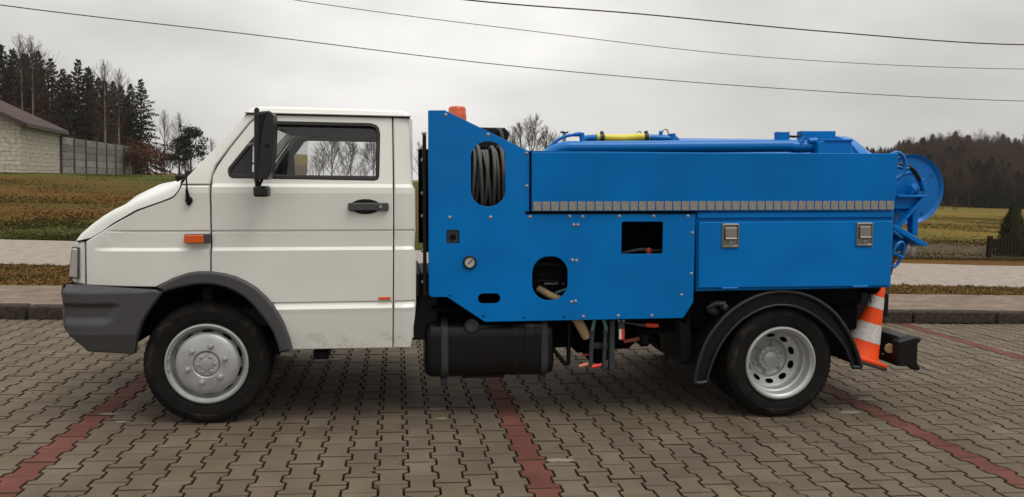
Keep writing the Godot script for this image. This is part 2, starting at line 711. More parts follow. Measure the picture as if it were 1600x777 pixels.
func field_colour(x: float, z: float, a: float, b: float) -> Color:
	var green := Color(0.052, 0.058, 0.010)
	var brown := Color(0.128, 0.060, 0.010)
	var straw := Color(0.195, 0.130, 0.024)
	var scrub := Color(0.085, 0.066, 0.035)
	var d := -z + 5.0 * a
	var c := green.lerp(brown, smoothstep(14.5, 20.0, d))
	c = c.lerp(Color(0.078, 0.066, 0.012), clampf(0.38 + b * 1.0 + a * 0.6, 0.0, 0.75))
	c = c.lerp(Color(0.075, 0.088, 0.012), smoothstep(34.0, 40.0, d))
	c = c.lerp(straw.darkened(0.1), smoothstep(50.0, 70.0, d))
	var r := straw.lerp(Color(0.140, 0.110, 0.020), clampf(0.5 + 1.6 * a, 0.0, 1.0))
	r = r.lerp(brown, clampf(b * 1.2, 0.0, 0.6))
	r = brown.lerp(scrub, smoothstep(11.5, 12.6, -z + a * 1.5)).lerp(r, smoothstep(16.5, 19.5, -z + a * 3.0))
	return c.lerp(r, smoothstep(3.0, 12.0, x))


func ground() -> void:
	var xs := []
	var x := -170.0
	while x < 240.0:
		xs.append(x)
		x += 1.2 if x > -32.0 and x < 60.0 else 6.0
	var zs := [90.0, 30.0, 8.0, -3.3, -5.0, -6.5, -8.0, -9.5]
	var z := -10.0
	while z > -260.0:
		zs.append(z)
		z -= 0.8 if z > -50.0 else (3.0 if z > -110.0 else 12.0)
	var na := noise(0.045, 4, 71)
	var nb := noise(0.16, 3, 73)
	var nc := noise(0.5, 3, 75)
	var b := MB.new()
	b.has_col = true
	var V := []
	for zz: float in zs:
		var row := []
		for xx: float in xs:
			var far := smoothstep(-10.5, -14.0, zz)
			row.append(Vector3(xx, hgt(xx, zz) - 0.045 + far * (0.05 + 0.05 * nb.get_noise_2d(xx, zz) + 0.015 * nc.get_noise_2d(xx, zz)), zz))
		V.append(row)
	for i in zs.size() - 1:
		for k in xs.size() - 1:
			var p: Vector3 = V[i][k]
			b.tint = field_colour(p.x, p.z, na.get_noise_2d(p.x, p.z), nb.get_noise_2d(p.x * 0.7, p.z * 2.0))
			if p.z > -5.5:
				b.tint = Color(0.15, 0.125, 0.10)
			var e := Vector3(0, 1, 0)
			b.quad(V[i][k], V[i][k + 1], V[i + 1][k + 1], V[i + 1][k], e, e, e, e)
	# smooth shading from the slopes
	for i in b.v.size():
		var p := b.v[i]
		if p.z < -12.0:
			b.n[i] = Vector3(hgt(p.x - 1, p.z) - hgt(p.x + 1, p.z) - 0.06 * (nb.get_noise_2d(p.x + 0.5, p.z) - nb.get_noise_2d(p.x - 0.5, p.z)), 2.0, hgt(p.x, p.z - 1) - hgt(p.x, p.z + 1) - 0.06 * (nb.get_noise_2d(p.x, p.z + 0.5) - nb.get_noise_2d(p.x, p.z - 0.5))).normalized()
	struct("field", b.mesh(), M.field)


const PAVER_PITCH := 0.1405
const PAVER_LONG := 0.199

func paver_shape(a: float, w: float, l: float, gap: float) -> ArrayMesh:
	var p := PackedVector2Array()
	var wide := w / 2 + a - gap / 2
	var slim := w / 2 - a - gap / 2
	var h := l / 2 - 0.0028
	for s: Array in [[1, 1], [1, -1], [-1, -1], [-1, 1]]:
		var q := [Vector2(wide, h), Vector2(wide, l * 0.304), Vector2(slim, l * 0.224)]
		if s[0] * s[1] < 0:
			q.reverse()
		for c: Vector2 in q:
			p.append(Vector2(c.x * s[0], c.y * s[1]))
	if Geometry2D.is_polygon_clockwise(p):
		p.reverse()
	var top := MB.inset(p, 0.0028)
	var b := MB.new()
	var idx := Geometry2D.triangulate_polygon(top)
	var e := Vector3(0, 1, 0)
	for i in range(0, idx.size(), 3):
		var t := []
		for k in 3:
			t.append(Vector3(top[idx[i + k]].x, 0.0, top[idx[i + k]].y))
		b.tri(t[0], t[1], t[2], e, e, e)
	var out := b.mesh()
	b = MB.new()
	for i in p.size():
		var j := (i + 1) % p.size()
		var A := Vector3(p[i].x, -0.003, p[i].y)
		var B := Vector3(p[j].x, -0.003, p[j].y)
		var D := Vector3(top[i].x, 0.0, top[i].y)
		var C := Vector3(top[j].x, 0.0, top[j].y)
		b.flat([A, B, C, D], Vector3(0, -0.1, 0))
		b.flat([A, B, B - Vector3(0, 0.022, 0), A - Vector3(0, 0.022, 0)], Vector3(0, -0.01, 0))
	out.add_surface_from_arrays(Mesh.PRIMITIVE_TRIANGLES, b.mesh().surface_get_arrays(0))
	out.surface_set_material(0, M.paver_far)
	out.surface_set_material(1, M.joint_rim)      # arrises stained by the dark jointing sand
	return out


func car_park() -> void:
	var b := MB.new()
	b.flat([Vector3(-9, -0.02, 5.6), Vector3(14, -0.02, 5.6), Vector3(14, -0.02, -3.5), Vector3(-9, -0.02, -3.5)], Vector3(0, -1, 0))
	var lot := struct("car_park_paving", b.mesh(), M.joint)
	var shape := paver_shape(0.0125, PAVER_PITCH, PAVER_LONG, 0.0082)
	var cam: Camera3D = get_node("camera")
	var eye := cam.transform.affine_inverse()
	var half := tan(deg_to_rad(cam.fov / 2))
	var seen := []
	var rest := []
	for i in range(-70, 95):
		var x := 0.6974 + i * PAVER_PITCH
		var red := posmod(i, 17) == 0
		for k in range(-18, 34):
			var z := 0.993 - PAVER_LONG * (k + 0.5 + (0.5 if posmod(i, 2) == 0 else 0.0)) + PAVER_LONG * 9
			if z < -3.56 or z > 5.4:
				continue
			var p := Vector3(x, rng.randf_range(-0.0030, 0.0014), z)
			var c := eye * p
			var vis := c.z < -0.3 and absf(c.x / -c.z) < half * 1024.0 / 497.0 * 1.02 and absf(c.y / -c.z) < half * 1.03
			var turn := Basis.from_euler(Vector3(rng.randf_range(-0.004, 0.004), rng.randf_range(-0.006, 0.006), rng.randf_range(-0.005, 0.005)))
			var item := [-c.z, Transform3D(turn, p), red]
			# hidden below the lorry's wheels and tank: not among the largest in view
			if vis:
				seen.append(item)
			else:
				rest.append(item)
	seen.sort_custom(func(p, q): return p[0] < q[0])
	for n in seen.size():
		if n >= 300:
			rest.append(seen[n])
			continue
		var key: String = ("red%d" % rng.randi_range(0, 2)) if seen[n][2] else ("paver%d" % rng.randi_range(0, 5))
		var o := hold("paver", shape, null, lot)
		o.set_surface_override_material(0, M[key])
		o.transform = seen[n][1]
	var mm := MultiMesh.new()
	mm.transform_format = MultiMesh.TRANSFORM_3D
	mm.use_colors = true
	mm.mesh = shape
	mm.instance_count = rest.size()
	for n in rest.size():
		mm.set_instance_transform(n, rest[n][1])
		var t := rng.randf_range(0.9, 1.04)
		mm.set_instance_color(n, Color(0.23 * t, 0.090 * t, 0.070 * t) if rest[n][2] else Color(0.234 * t, rng.randf_range(0.183, 0.193) * t, rng.randf_range(0.133, 0.144) * t))
	scatter("far_pavers", mm, null, lot)


func scatter(called: String, mm: MultiMesh, m: Material, parent: Node = null, label := "", category := "") -> MultiMeshInstance3D:
	var o := MultiMeshInstance3D.new()
	o.name = called if parent else numbered(called)
	o.multimesh = mm
	if m:
		o.material_override = m
	tag(o, label, category, "", "stuff")
	(parent if parent else self).add_child(o, true)
	return o


func many(mesh: Mesh, spots: Array, colours := []) -> MultiMesh:
	var mm := MultiMesh.new()
	mm.transform_format = MultiMesh.TRANSFORM_3D
	mm.use_colors = colours.size() > 0
	mm.mesh = mesh
	mm.instance_count = spots.size()
	for n in spots.size():
		mm.set_instance_transform(n, spots[n])
		if colours.size():
			mm.set_instance_color(n, colours[n])
	return mm


func kerb_and_path() -> void:
	var b := MB.new()
	b.box(Vector3(2.5, -0.02, -3.575), Vector3(23, 0.1, 0.13))
	var kerb := struct("kerb", b.mesh(), M.joint)
	var stone := MB.new()
	stone.box(Vector3.ZERO, Vector3(0.992, 0.30, 0.15), 0.016)
	var sm := stone.mesh()
	for k in range(-16, 9):
		var o := hold("kerb_stone", sm, M.kerb, kerb)
		o.position = Vector3(5.64 + (k + 0.5) * 1.01, -0.02 + rng.randf_range(-0.006, 0.004), -3.575 + rng.randf_range(-0.004, 0.004))
		o.rotation.y = rng.randf_range(-0.003, 0.003)
	b = MB.new()
	b.box(Vector3(2.5, 0.02, -4.36), Vector3(26, 0.18, 1.40))
	var path := struct("footpath", b.mesh(), M.joint)
	var brick := MB.new()
	brick.box(Vector3.ZERO, Vector3(0.196, 0.03, 0.096), 0.004)
	var spots := []
	var cols := []
	for row in 14:
		for k in range(-52, 78):
			var t := rng.randf_range(0.85, 1.15)
			spots.append(Transform3D(Basis(), Vector3(k * 0.2 + (0.1 if row % 2 else 0.0), 0.103 + rng.randf_range(-0.002, 0.002), -3.71 - row * 0.1)))
			cols.append(Color(0.33 * t, 0.255 * t, 0.20 * t))
	scatter("path_pavers", many(brick.mesh(), spots, cols), M.paver_far, path)
	# moss and blown leaves along the foot of the kerb
	var tuft := grass_tuft(5, 0.03, 0.012)
	spots = []
	cols = []
	var nm := noise(0.7, 2, 77)
	for i in 1500:
		var x := rng.randf_range(-7.0, 13.5)
		if nm.get_noise_1d(x) + rng.randf_range(-0.3, 0.3) < 0.02:
			continue
		spots.append(Transform3D(Basis(Vector3.UP, rng.randf() * TAU).scaled(Vector3.ONE * rng.randf_range(0.4, 1.1)), Vector3(x, 0.0, -3.485 + absf(rng.randfn(0, 0.018)))))
		var t := rng.randf_range(0.6, 1.2)
		cols.append(Color(0.045, 0.042, 0.014) * t if rng.randf() < 0.7 else Color(0.10, 0.05, 0.02) * t)
	scatter("kerb_moss", many(tuft, spots, cols), M.grass, null, "dark moss and crumbs along the foot of the kerb", "moss")


func grass_tuft(blades: int, tall: float, wide: float) -> ArrayMesh:
	var b := MB.new()
	for k in blades:
		var th := rng.randf() * TAU
		var o := Vector3(rng.randf_range(-1, 1), 0, rng.randf_range(-1, 1)) * tall * 0.45
		var lean := Vector3(cos(th), 0, sin(th)) * tall * rng.randf_range(0.15, 0.8)
		var side := Vector3(-sin(th), 0, cos(th)) * wide * 0.5
		var tip := o + lean + Vector3(0, tall * rng.randf_range(0.5, 1.0), 0)
		var mid := o + lean * 0.35 + Vector3(0, tall * 0.45, 0)
		var nn := Vector3(0, 0.8, 0) + Vector3(cos(th), 0, sin(th)) * 0.5
		nn = nn.normalized()
		b.quad(o - side, o + side, mid + side * 0.8, mid - side * 0.8, nn, nn, nn, nn)
		b.tri(mid - side * 0.8, mid + side * 0.8, tip, nn, nn, nn)
	return b.mesh()


func road_and_verges() -> void:
	var b := MB.new()
	var c := MB.new()
	var nz := noise(0.8, 3, 81)
	var x := -60.0
	var up := Vector3.UP
	while x < 60.0:
		var x2 := x + 0.5
		var na := road_near(x) + 0.07 * nz.get_noise_1d(x)
		var nb := road_near(x2) + 0.07 * nz.get_noise_1d(x2)
		var fa := road_far(x) + 0.10 * nz.get_noise_1d(x + 200)
		var fb := road_far(x2) + 0.10 * nz.get_noise_1d(x2 + 200)
		b.quad(Vector3(x, 0.018, na), Vector3(x2, 0.018, nb), Vector3(x2, 0.018, fb), Vector3(x, 0.018, fa), up, up, up, up)
		var rows := 6
		for k in rows:
			var q := []
			for e in [[x, na, k], [x2, nb, k], [x2, nb, k + 1], [x, na, k + 1]]:
				var t: float = float(e[2]) / rows
				var z: float = lerpf(-5.055, e[1] - 0.05, t)
				q.append(Vector3(e[0], lerpf(0.095, 0.005, t) + (0.02 * nz.get_noise_2d(e[0] * 2, z * 2) if k > 0 else 0.0), z))
			c.quad(q[0], q[1], q[2], q[3], up, up, up, up)
		x = x2
	struct("road", b.mesh(), M.road)
	struct("verge", c.mesh(), M.verge)
	var tuft := grass_tuft(9, 0.06, 0.008)
	for s in 1:
		var spots := []
		var cols := []
		var n2 := noise(0.9, 3, 83)
		for i in 18000:
			var px := rng.randf_range(-8.0, 15.0)
			var t := rng.randf()
			var pz := lerpf(-5.06, road_near(px), t)
			spots.append(Transform3D(Basis(Vector3.UP, rng.randf() * TAU).scaled(Vector3.ONE * rng.randf_range(0.5, 1.2)), Vector3(px, lerpf(0.09, 0.0, t), pz + rng.randfn(0, 0.07))))
			var g := n2.get_noise_2d(px, pz * 2.0)
			var k := rng.randf_range(0.7, 1.25)
			var col := Color(0.20, 0.115, 0.038).lerp(Color(0.07, 0.068, 0.02), clampf(0.1 + g * 1.3, 0.0, 1.0))
			cols.append(Color(col.r * k, col.g * k, col.b * k))
		scatter("verge_grass", many(tuft, spots, cols), M.grass, null, "short brown and green grass on the strip between footpath and road", "grass")


func field_grass() -> void:
	var na := noise(0.045, 4, 71)
	var nb := noise(0.16, 3, 73)
	var nd := noise(0.3, 3, 79)
	var kinds := [grass_tuft(9, 0.055, 0.012), grass_tuft(7, 0.12, 0.012)]
	var names := ["field_grass", "rough_grass"]
	var says := ["brown and green meadow grass on the field across the road", "taller rough grass in scattered patches on the field"]
	for s in 2:
		var spots := []
		var cols := []
		for i in [90000, 6000][s]:
			var t := pow(rng.randf(), 1.7)
			var z := -12.0 - 42.0 * t
			var far := 4.74 - z
			var pick := rng.randf()
			var x := rng.randf_range(-0.50 * far - 1.0, -0.05 * far) if pick < 0.45 else (rng.randf_range(0.50 * far, 0.90 * far + 2.0) if pick < 0.85 else rng.randf_range(-0.5 * far, 0.9 * far))
			if z > road_far(x) - 0.05:
				z = road_far(x) - 0.05 - rng.randf() * 1.5
			if s == 1 and nd.get_noise_2d(x, z) < 0.08 and not (x > 6.0 and z > -17.0 and z < -13.0):
				continue
			var near := 0.55 if z > -13.0 else 1.0
			var big := rng.randf_range(0.45, 1.15) * near
			spots.append(Transform3D(Basis(Vector3.UP, rng.randf() * TAU).scaled(Vector3(big, big * rng.randf_range(0.6, 1.1), big)), Vector3(x, hgt(x, z) - 0.01, z)))
			var c := field_colour(x, z, na.get_noise_2d(x, z), nb.get_noise_2d(x * 0.7, z * 2.0))
			var k := rng.randf_range(0.75, 1.3)
			cols.append(Color(c.r * k, c.g * k, c.b * k))
		scatter(names[s], many(kinds[s], spots, cols), M.grass, null, says[s], "grass")


# ---------------------------------------------------------------- shed and concrete fence on the rise
func shed() -> void:
	var corner := Vector3(-20.86, 1.20, -44.8)
	var ex := Vector3(-1.09, 0, -8.26)          # along the eaves wall, away from the corner
	var eave := ex.length()
	ex = ex.normalized()
	var ez := Vector3(ex.z, 0, -ex.x)           # along the gable wall
	if ez.x > 0:
		ez = -ez
	ez = (ez + Vector3(0, 0, 0.03)).normalized()
	var o := thing("block_shed", "grey concrete block shed with a brown sheet roof on the rise", "shed", corner)
	var wide := 7.0
	var high := 2.95
	var rise := 1.62
	var b := MB.new()
	var p0 := Vector3.ZERO
	var p1 := ex * eave
	var p2 := ex * eave + ez * wide
	var p3 := ez * wide
	var up := Vector3.UP
	var inn := (p0 + p2) / 2 + up
	b.flat([p0, p1, p1 + up * high, p0 + up * high], inn)
	b.flat([p3, p2, p2 + up * high, p3 + up * high], inn)
	b.flat([p0, p3, p3 + up * high, (p0 + p3) / 2 + up * (high + rise), p0 + up * high], inn)
	b.flat([p1, p2, p2 + up * high, (p1 + p2) / 2 + up * (high + rise), p1 + up * high], inn)
	part("wall", b, M.mortar, o)
	# courses of blocks with open joints
	var blocks := MB.new()
	for face in 2:
		var along := ex if face == 0 else ez
		var out := -ez if face == 0 else -ex
		var length := eave if face == 0 else wide
		var bas := Basis(along, up, out)
		var row := 0
		while row * 0.245 < high + (rise if face == 1 else 0.0) - 0.2:
			var y := row * 0.245 + 0.12
			var cut: float = maxf(0.0, (y + 0.12 - high) / rise) * wide / 2 if face == 1 else 0.0
			var x := cut - (0.25 if row % 2 else 0.0)
			while x < length - cut:
				var a := maxf(x, cut)
				var e := minf(x + 0.5, length - cut)
				if e - a > 0.06:
					blocks.box(along * ((a + e) / 2) + up * y + out * rng.randf_range(0.004, 0.016), Vector3(e - a - 0.014, 0.229, 0.05), 0.0, bas)
				x += 0.5
			row += 1
	var bo := part("blockwork", blocks, M.wall, o)
	bo.set_meta("kind", "stuff")
	# roof: two slopes with overhang, standing seams, barge boards
	var slope := Vector2(wide / 2, rise).normalized()
	var reach := Vector2(wide / 2, rise).length() + 0.45
	for side in 2:
		var e0 := p0 if side == 0 else p3
		var inward := ez if side == 0 else -ez
		var run := inward * slope.x + up * slope.y
		var nrm := (up * slope.x - inward * slope.y).normalized()
		var lo := e0 + up * (high + 0.06) - run * 0.45 - ex * 0.45
		var r := MB.new()
		var bas := Basis(ex, run, nrm)
		r.box(lo + ex * (eave + 0.9) / 2 + run * reach / 2, Vector3(eave + 0.9, reach, 0.06), 0.0, bas)
		for k in 26:
			r.box(lo + ex * (0.1 + k * (eave + 0.7) / 25.0) + run * reach / 2 + nrm * 0.045, Vector3(0.03, reach, 0.03), 0.0, bas)
		var rf := part("roof_slope", r, M.roof, o)
		var g := MB.new()
		g.box(lo + ex * (eave + 0.9) / 2 - up * 0.1 - inward * 0.03, Vector3(eave + 0.9, 0.2, 0.06), 0.0, Basis(ex, up, -inward))
		part("fascia", g, M.roof_trim, rf)
		g = MB.new()
		g.box(lo - ex * 0.02 + run * reach / 2 - nrm * 0.10, Vector3(0.05, reach, 0.2), 0.0, bas)
		part("barge_board", g, M.roof_trim, rf)


func slab_fence() -> void:
	var a := Vector3(-21.86, 1.24, -52.94)
	var z := Vector3(-22.75, 1.25, -70.4)
	var o := thing("concrete_fence", "grey precast concrete fence of stacked slabs beside the block shed", "fence", a)
	var d := (z - a)
	var bays := 7
	var turn := Basis(Vector3.UP, atan2(-d.z, d.x))
	var post := MB.new()
	post.box(Vector3(0, 1.20, 0), Vector3(0.17, 2.56, 0.20), 0.015)
	var pm := post.mesh()
	var slabs := []
	for k in 3:
		var s := MB.new()
		s.box(Vector3.ZERO, Vector3(d.length() / bays - 0.14, 0.466, 0.06), 0.014)
		s.box(Vector3(0, 0.17, 0.035), Vector3(d.length() / bays - 0.3, 0.03, 0.02), 0.005)
		s.box(Vector3(0, -0.17 + 0.02 * k, 0.035), Vector3(d.length() / bays - 0.3, 0.03, 0.02), 0.005)
		slabs.append(s.mesh())
	for i in bays + 1:
		var p := hold("post", pm, M.post, o)
		p.position = d * i / bays
		p.rotation.y = turn.get_euler().y
		if i == bays:
			break
		for row in 5:
			var s := hold("slab", slabs[rng.randi_range(0, 2)], M["slab%d" % clampi([1, 2, 1, 0, 1][row] + (rng.randi_range(-1, 1) if rng.randf() < 0.35 else 0), 0, 2)], o)
			s.position = d * (i + 0.5) / bays + Vector3(0, 0.26 + row * 0.485, 0) + turn * Vector3(0, 0, rng.randf_range(-0.008, 0.008))
			s.rotation.y = turn.get_euler().y + PI


# ---------------------------------------------------------------- trees
func spruce_crown(tall: float, wide: float, gaps: float) -> ArrayMesh:
	var b := MB.new()
	var count := int(tall * 17.0 * (1.0 - gaps))
	for w in count:
		var f := (w + rng.randf()) / count
		var y := tall * (0.06 + 0.93 * f)
		var reach := wide * pow(1.0 - f, 0.92) * (0.78 + 0.3 * sin(w * 0.83) * rng.randf()) + 0.10
		var th := w * 2.39996 + rng.randf_range(-0.5, 0.5)
		var r := reach * rng.randf_range(0.6, 1.12)
		var dir := Vector3(cos(th), 0, sin(th))
		var rise := lerpf(-0.30, 0.55, f) + rng.randf_range(-0.12, 0.12)
		var o := Vector3(0, y, 0)
		var tip := o + dir * r + Vector3(0, r * rise, 0)
		var side := Vector3(-sin(th), 0, cos(th))
		var sprays := int(5 + r * 9)
		for s in sprays:
			var t := (s + rng.randf()) / sprays
			var c := o.lerp(tip, 0.08 + 0.92 * t) + Vector3(0, -0.10 * r * t * t + rng.randfn(0, 0.04), 0)
			var hang := rng.randf_range(0.10, 0.30) * (1.25 - 0.6 * f)
			var sp := side * rng.randf_range(-1, 1) * (0.45 * (1.05 - t) + 0.10) * minf(1.0, r)
			var e := c + sp + dir * rng.randf_range(0.05, 0.25) + Vector3(0, -hang, 0)
			var ws := (dir * rng.randf_range(-1, 1) + side * rng.randf_range(-1, 1) + Vector3(0, rng.randf_range(-0.5, 0.5), 0)).normalized() * rng.randf_range(0.06, 0.13)
			var nn := Vector3(dir.x * 0.6 + rng.randf_range(-0.4, 0.4), 0.75, dir.z * 0.6 + rng.randf_range(-0.4, 0.4)).normalized()
			b.tri(c - ws, c + ws, e, nn, nn, nn)
			ws = ws.rotated(Vector3.UP, 1.2)
			b.tri(c + sp * 0.5 - ws, c + sp * 0.5 + ws, c + sp * 1.2 + Vector3(0, hang * 0.45, 0) + dir * 0.15, nn, nn, nn)
	return b.mesh()


func pine_crown(tall: float, wide: float) -> ArrayMesh:
	var b := MB.new()
	for w in 60:
		var f := rng.randf()
		var y := tall * (0.30 + 0.70 * f)
		var env := wide * sqrt(maxf(0.0, 1.0 - pow(absf(f - 0.35) / 0.68, 2.0))) * rng.randf_range(0.35, 1.0)
		var th := rng.randf() * TAU
		var c := Vector3(cos(th) * env, y + env * 0.25, sin(th) * env)
		for s in 46:
			var d := Vector3(rng.randfn(0, 0.3), rng.randfn(0, 0.16), rng.randfn(0, 0.3)) * (0.6 + 0.06 * tall)
			var q := c + d
			var e := q + Vector3(rng.randfn(0, 0.1), rng.randf_range(0.05, 0.25), rng.randfn(0, 0.1))
			var ws := Vector3(rng.randf_range(-1, 1), rng.randf_range(-0.4, 0.4), rng.randf_range(-1, 1)).normalized() * rng.randf_range(0.05, 0.1)
			var nn := (d.normalized() * 0.5 + Vector3(0, 0.8, 0)).normalized()
			b.tri(q - ws, q + ws, e, nn, nn, nn)
	return b.mesh()


func limb(b: MB, o: Vector3, dir: Vector3, length: float, r: float, level: int, top: int, spread: float, lift: float) -> void:
	var bends := 3 if level < 2 else 2
	var path := [o]
	var radii := [r]
	var d := dir
	for k in bends:
		d = (d + Vector3(rng.randfn(0, 0.10), rng.randfn(0, 0.06) + lift * 0.12, rng.randfn(0, 0.10))).normalized()
		path.append((path[k] as Vector3) + d * length / bends)
		radii.append(maxf(r * (1.0 - 0.55 * (k + 1) / bends), 0.0065))
	b.tube(path, radii, 5 if level == 0 else 3, false)
	if level >= top:
		return
	var kids := 5 if level == 0 else 4
	for k in kids:
		var t := lerpf(0.3, 1.0, (k + rng.randf() * 0.7) / kids)
		var at: Vector3 = (path[0] as Vector3).lerp(path[bends], t)
		var seg := mini(bends - 1, int(t * bends))
		at = (path[seg] as Vector3).lerp(path[seg + 1], clampf(t * bends - seg, 0, 1))
		var th := rng.randf() * TAU
		var s := d.cross(Vector3(0.3, 0.2, 0.93)).normalized().rotated(d, th)
		var nd := (d + s * spread * rng.randf_range(0.6, 1.2) + Vector3(0, lift * 0.3, 0)).normalized()
		limb(b, at, nd, length * rng.randf_range(0.5, 0.72), r * 0.5, level + 1, top, spread, lift)


func bare_crown(tall: float, spread: float, levels: int, from := 0.28, dense := 1.6, stretch := 0.44) -> ArrayMesh:
	var b := MB.new()
	var count := int(tall * dense) + 5
	for k in count:
		var f := lerpf(from, 0.97, (k + rng.randf() * 0.8) / count)
		var th := rng.randf() * TAU
		var out := lerpf(1.0, 0.35, f) * spread
		var d := Vector3(cos(th) * out, 0.75, sin(th) * out).normalized()
		limb(b, Vector3(0, tall * f, 0), d, tall * (1.02 - f) * stretch + 0.28, 0.016 + 0.026 * (1.0 - f), 1, levels, 0.6, 0.5)
	return b.mesh()


func trunk(tall: float, r: float) -> ArrayMesh:
	var b := MB.new()
	var path := []
	var radii := []
	var bend := Vector3(rng.randfn(0, 0.01), 0, rng.randfn(0, 0.01)) * tall
	for k in 9:
		var t := k / 8.0
		path.append(Vector3(bend.x * sin(t * 3.0), tall * t - 0.15, bend.z * sin(t * 2.4)))
		radii.append(maxf(r * pow(1.0 - t, 0.8) + 0.006, 0.008) * (1.35 if k == 0 else 1.0))
	b.tube(path, radii, 7)
	return b.mesh()


func bush_shape(tall: float, wide: float, stems: int, leaves: int) -> Array:
	var b := MB.new()
	var l := MB.new()
	for k in stems:
		var th := rng.randf() * TAU
		var out := rng.randf_range(0.1, 1.0) * wide / tall
		limb(b, Vector3(cos(th), 0, sin(th)) * wide * 0.15, Vector3(cos(th) * out, 1, sin(th) * out).normalized(), tall * rng.randf_range(0.4, 0.62), 0.02, 1, 3, 0.5, 0.5)
	for k in leaves:
		var p := b.v[rng.randi_range(0, b.v.size() - 1)]
		if p.y < tall * 0.12:
			continue
		var q := p + Vector3(rng.randfn(0, 0.08), rng.randfn(0, 0.08), rng.randfn(0, 0.08))
		var s := Vector3(rng.randf_range(-1, 1), rng.randf_range(-1, 1), rng.randf_range(-1, 1)).normalized() * 0.055
		var u := Vector3(rng.randf_range(-1, 1), rng.randf_range(-1, 1), rng.randf_range(-1, 1)).normalized() * 0.06
		var nn := Vector3(rng.randf_range(-0.6, 0.6), 0.7, rng.randf_range(-0.2, 0.9)).normalized()
		l.quad(q - s, q + u, q + s, q - u, nn, nn, nn, nn)
	return [b.mesh(), l.mesh() if l.v.size() else null]


var stock := {}

func plant(kind: String, at: Vector3, tall: float, label: String, group := "") -> void:
	var shapes: Array = stock[kind]
	var s: Dictionary = shapes[rng.randi_range(0, shapes.size() - 1)]
	var o := thing(s.called, label, s.category, Vector3(at.x, hgt(at.x, at.z) - 0.03, at.z), group)
	o.rotation.y = rng.randf() * TAU
	o.scale = Vector3.ONE * tall / s.tall
	for p in s.parts:
		hold(p[0], p[1], p[2], o)


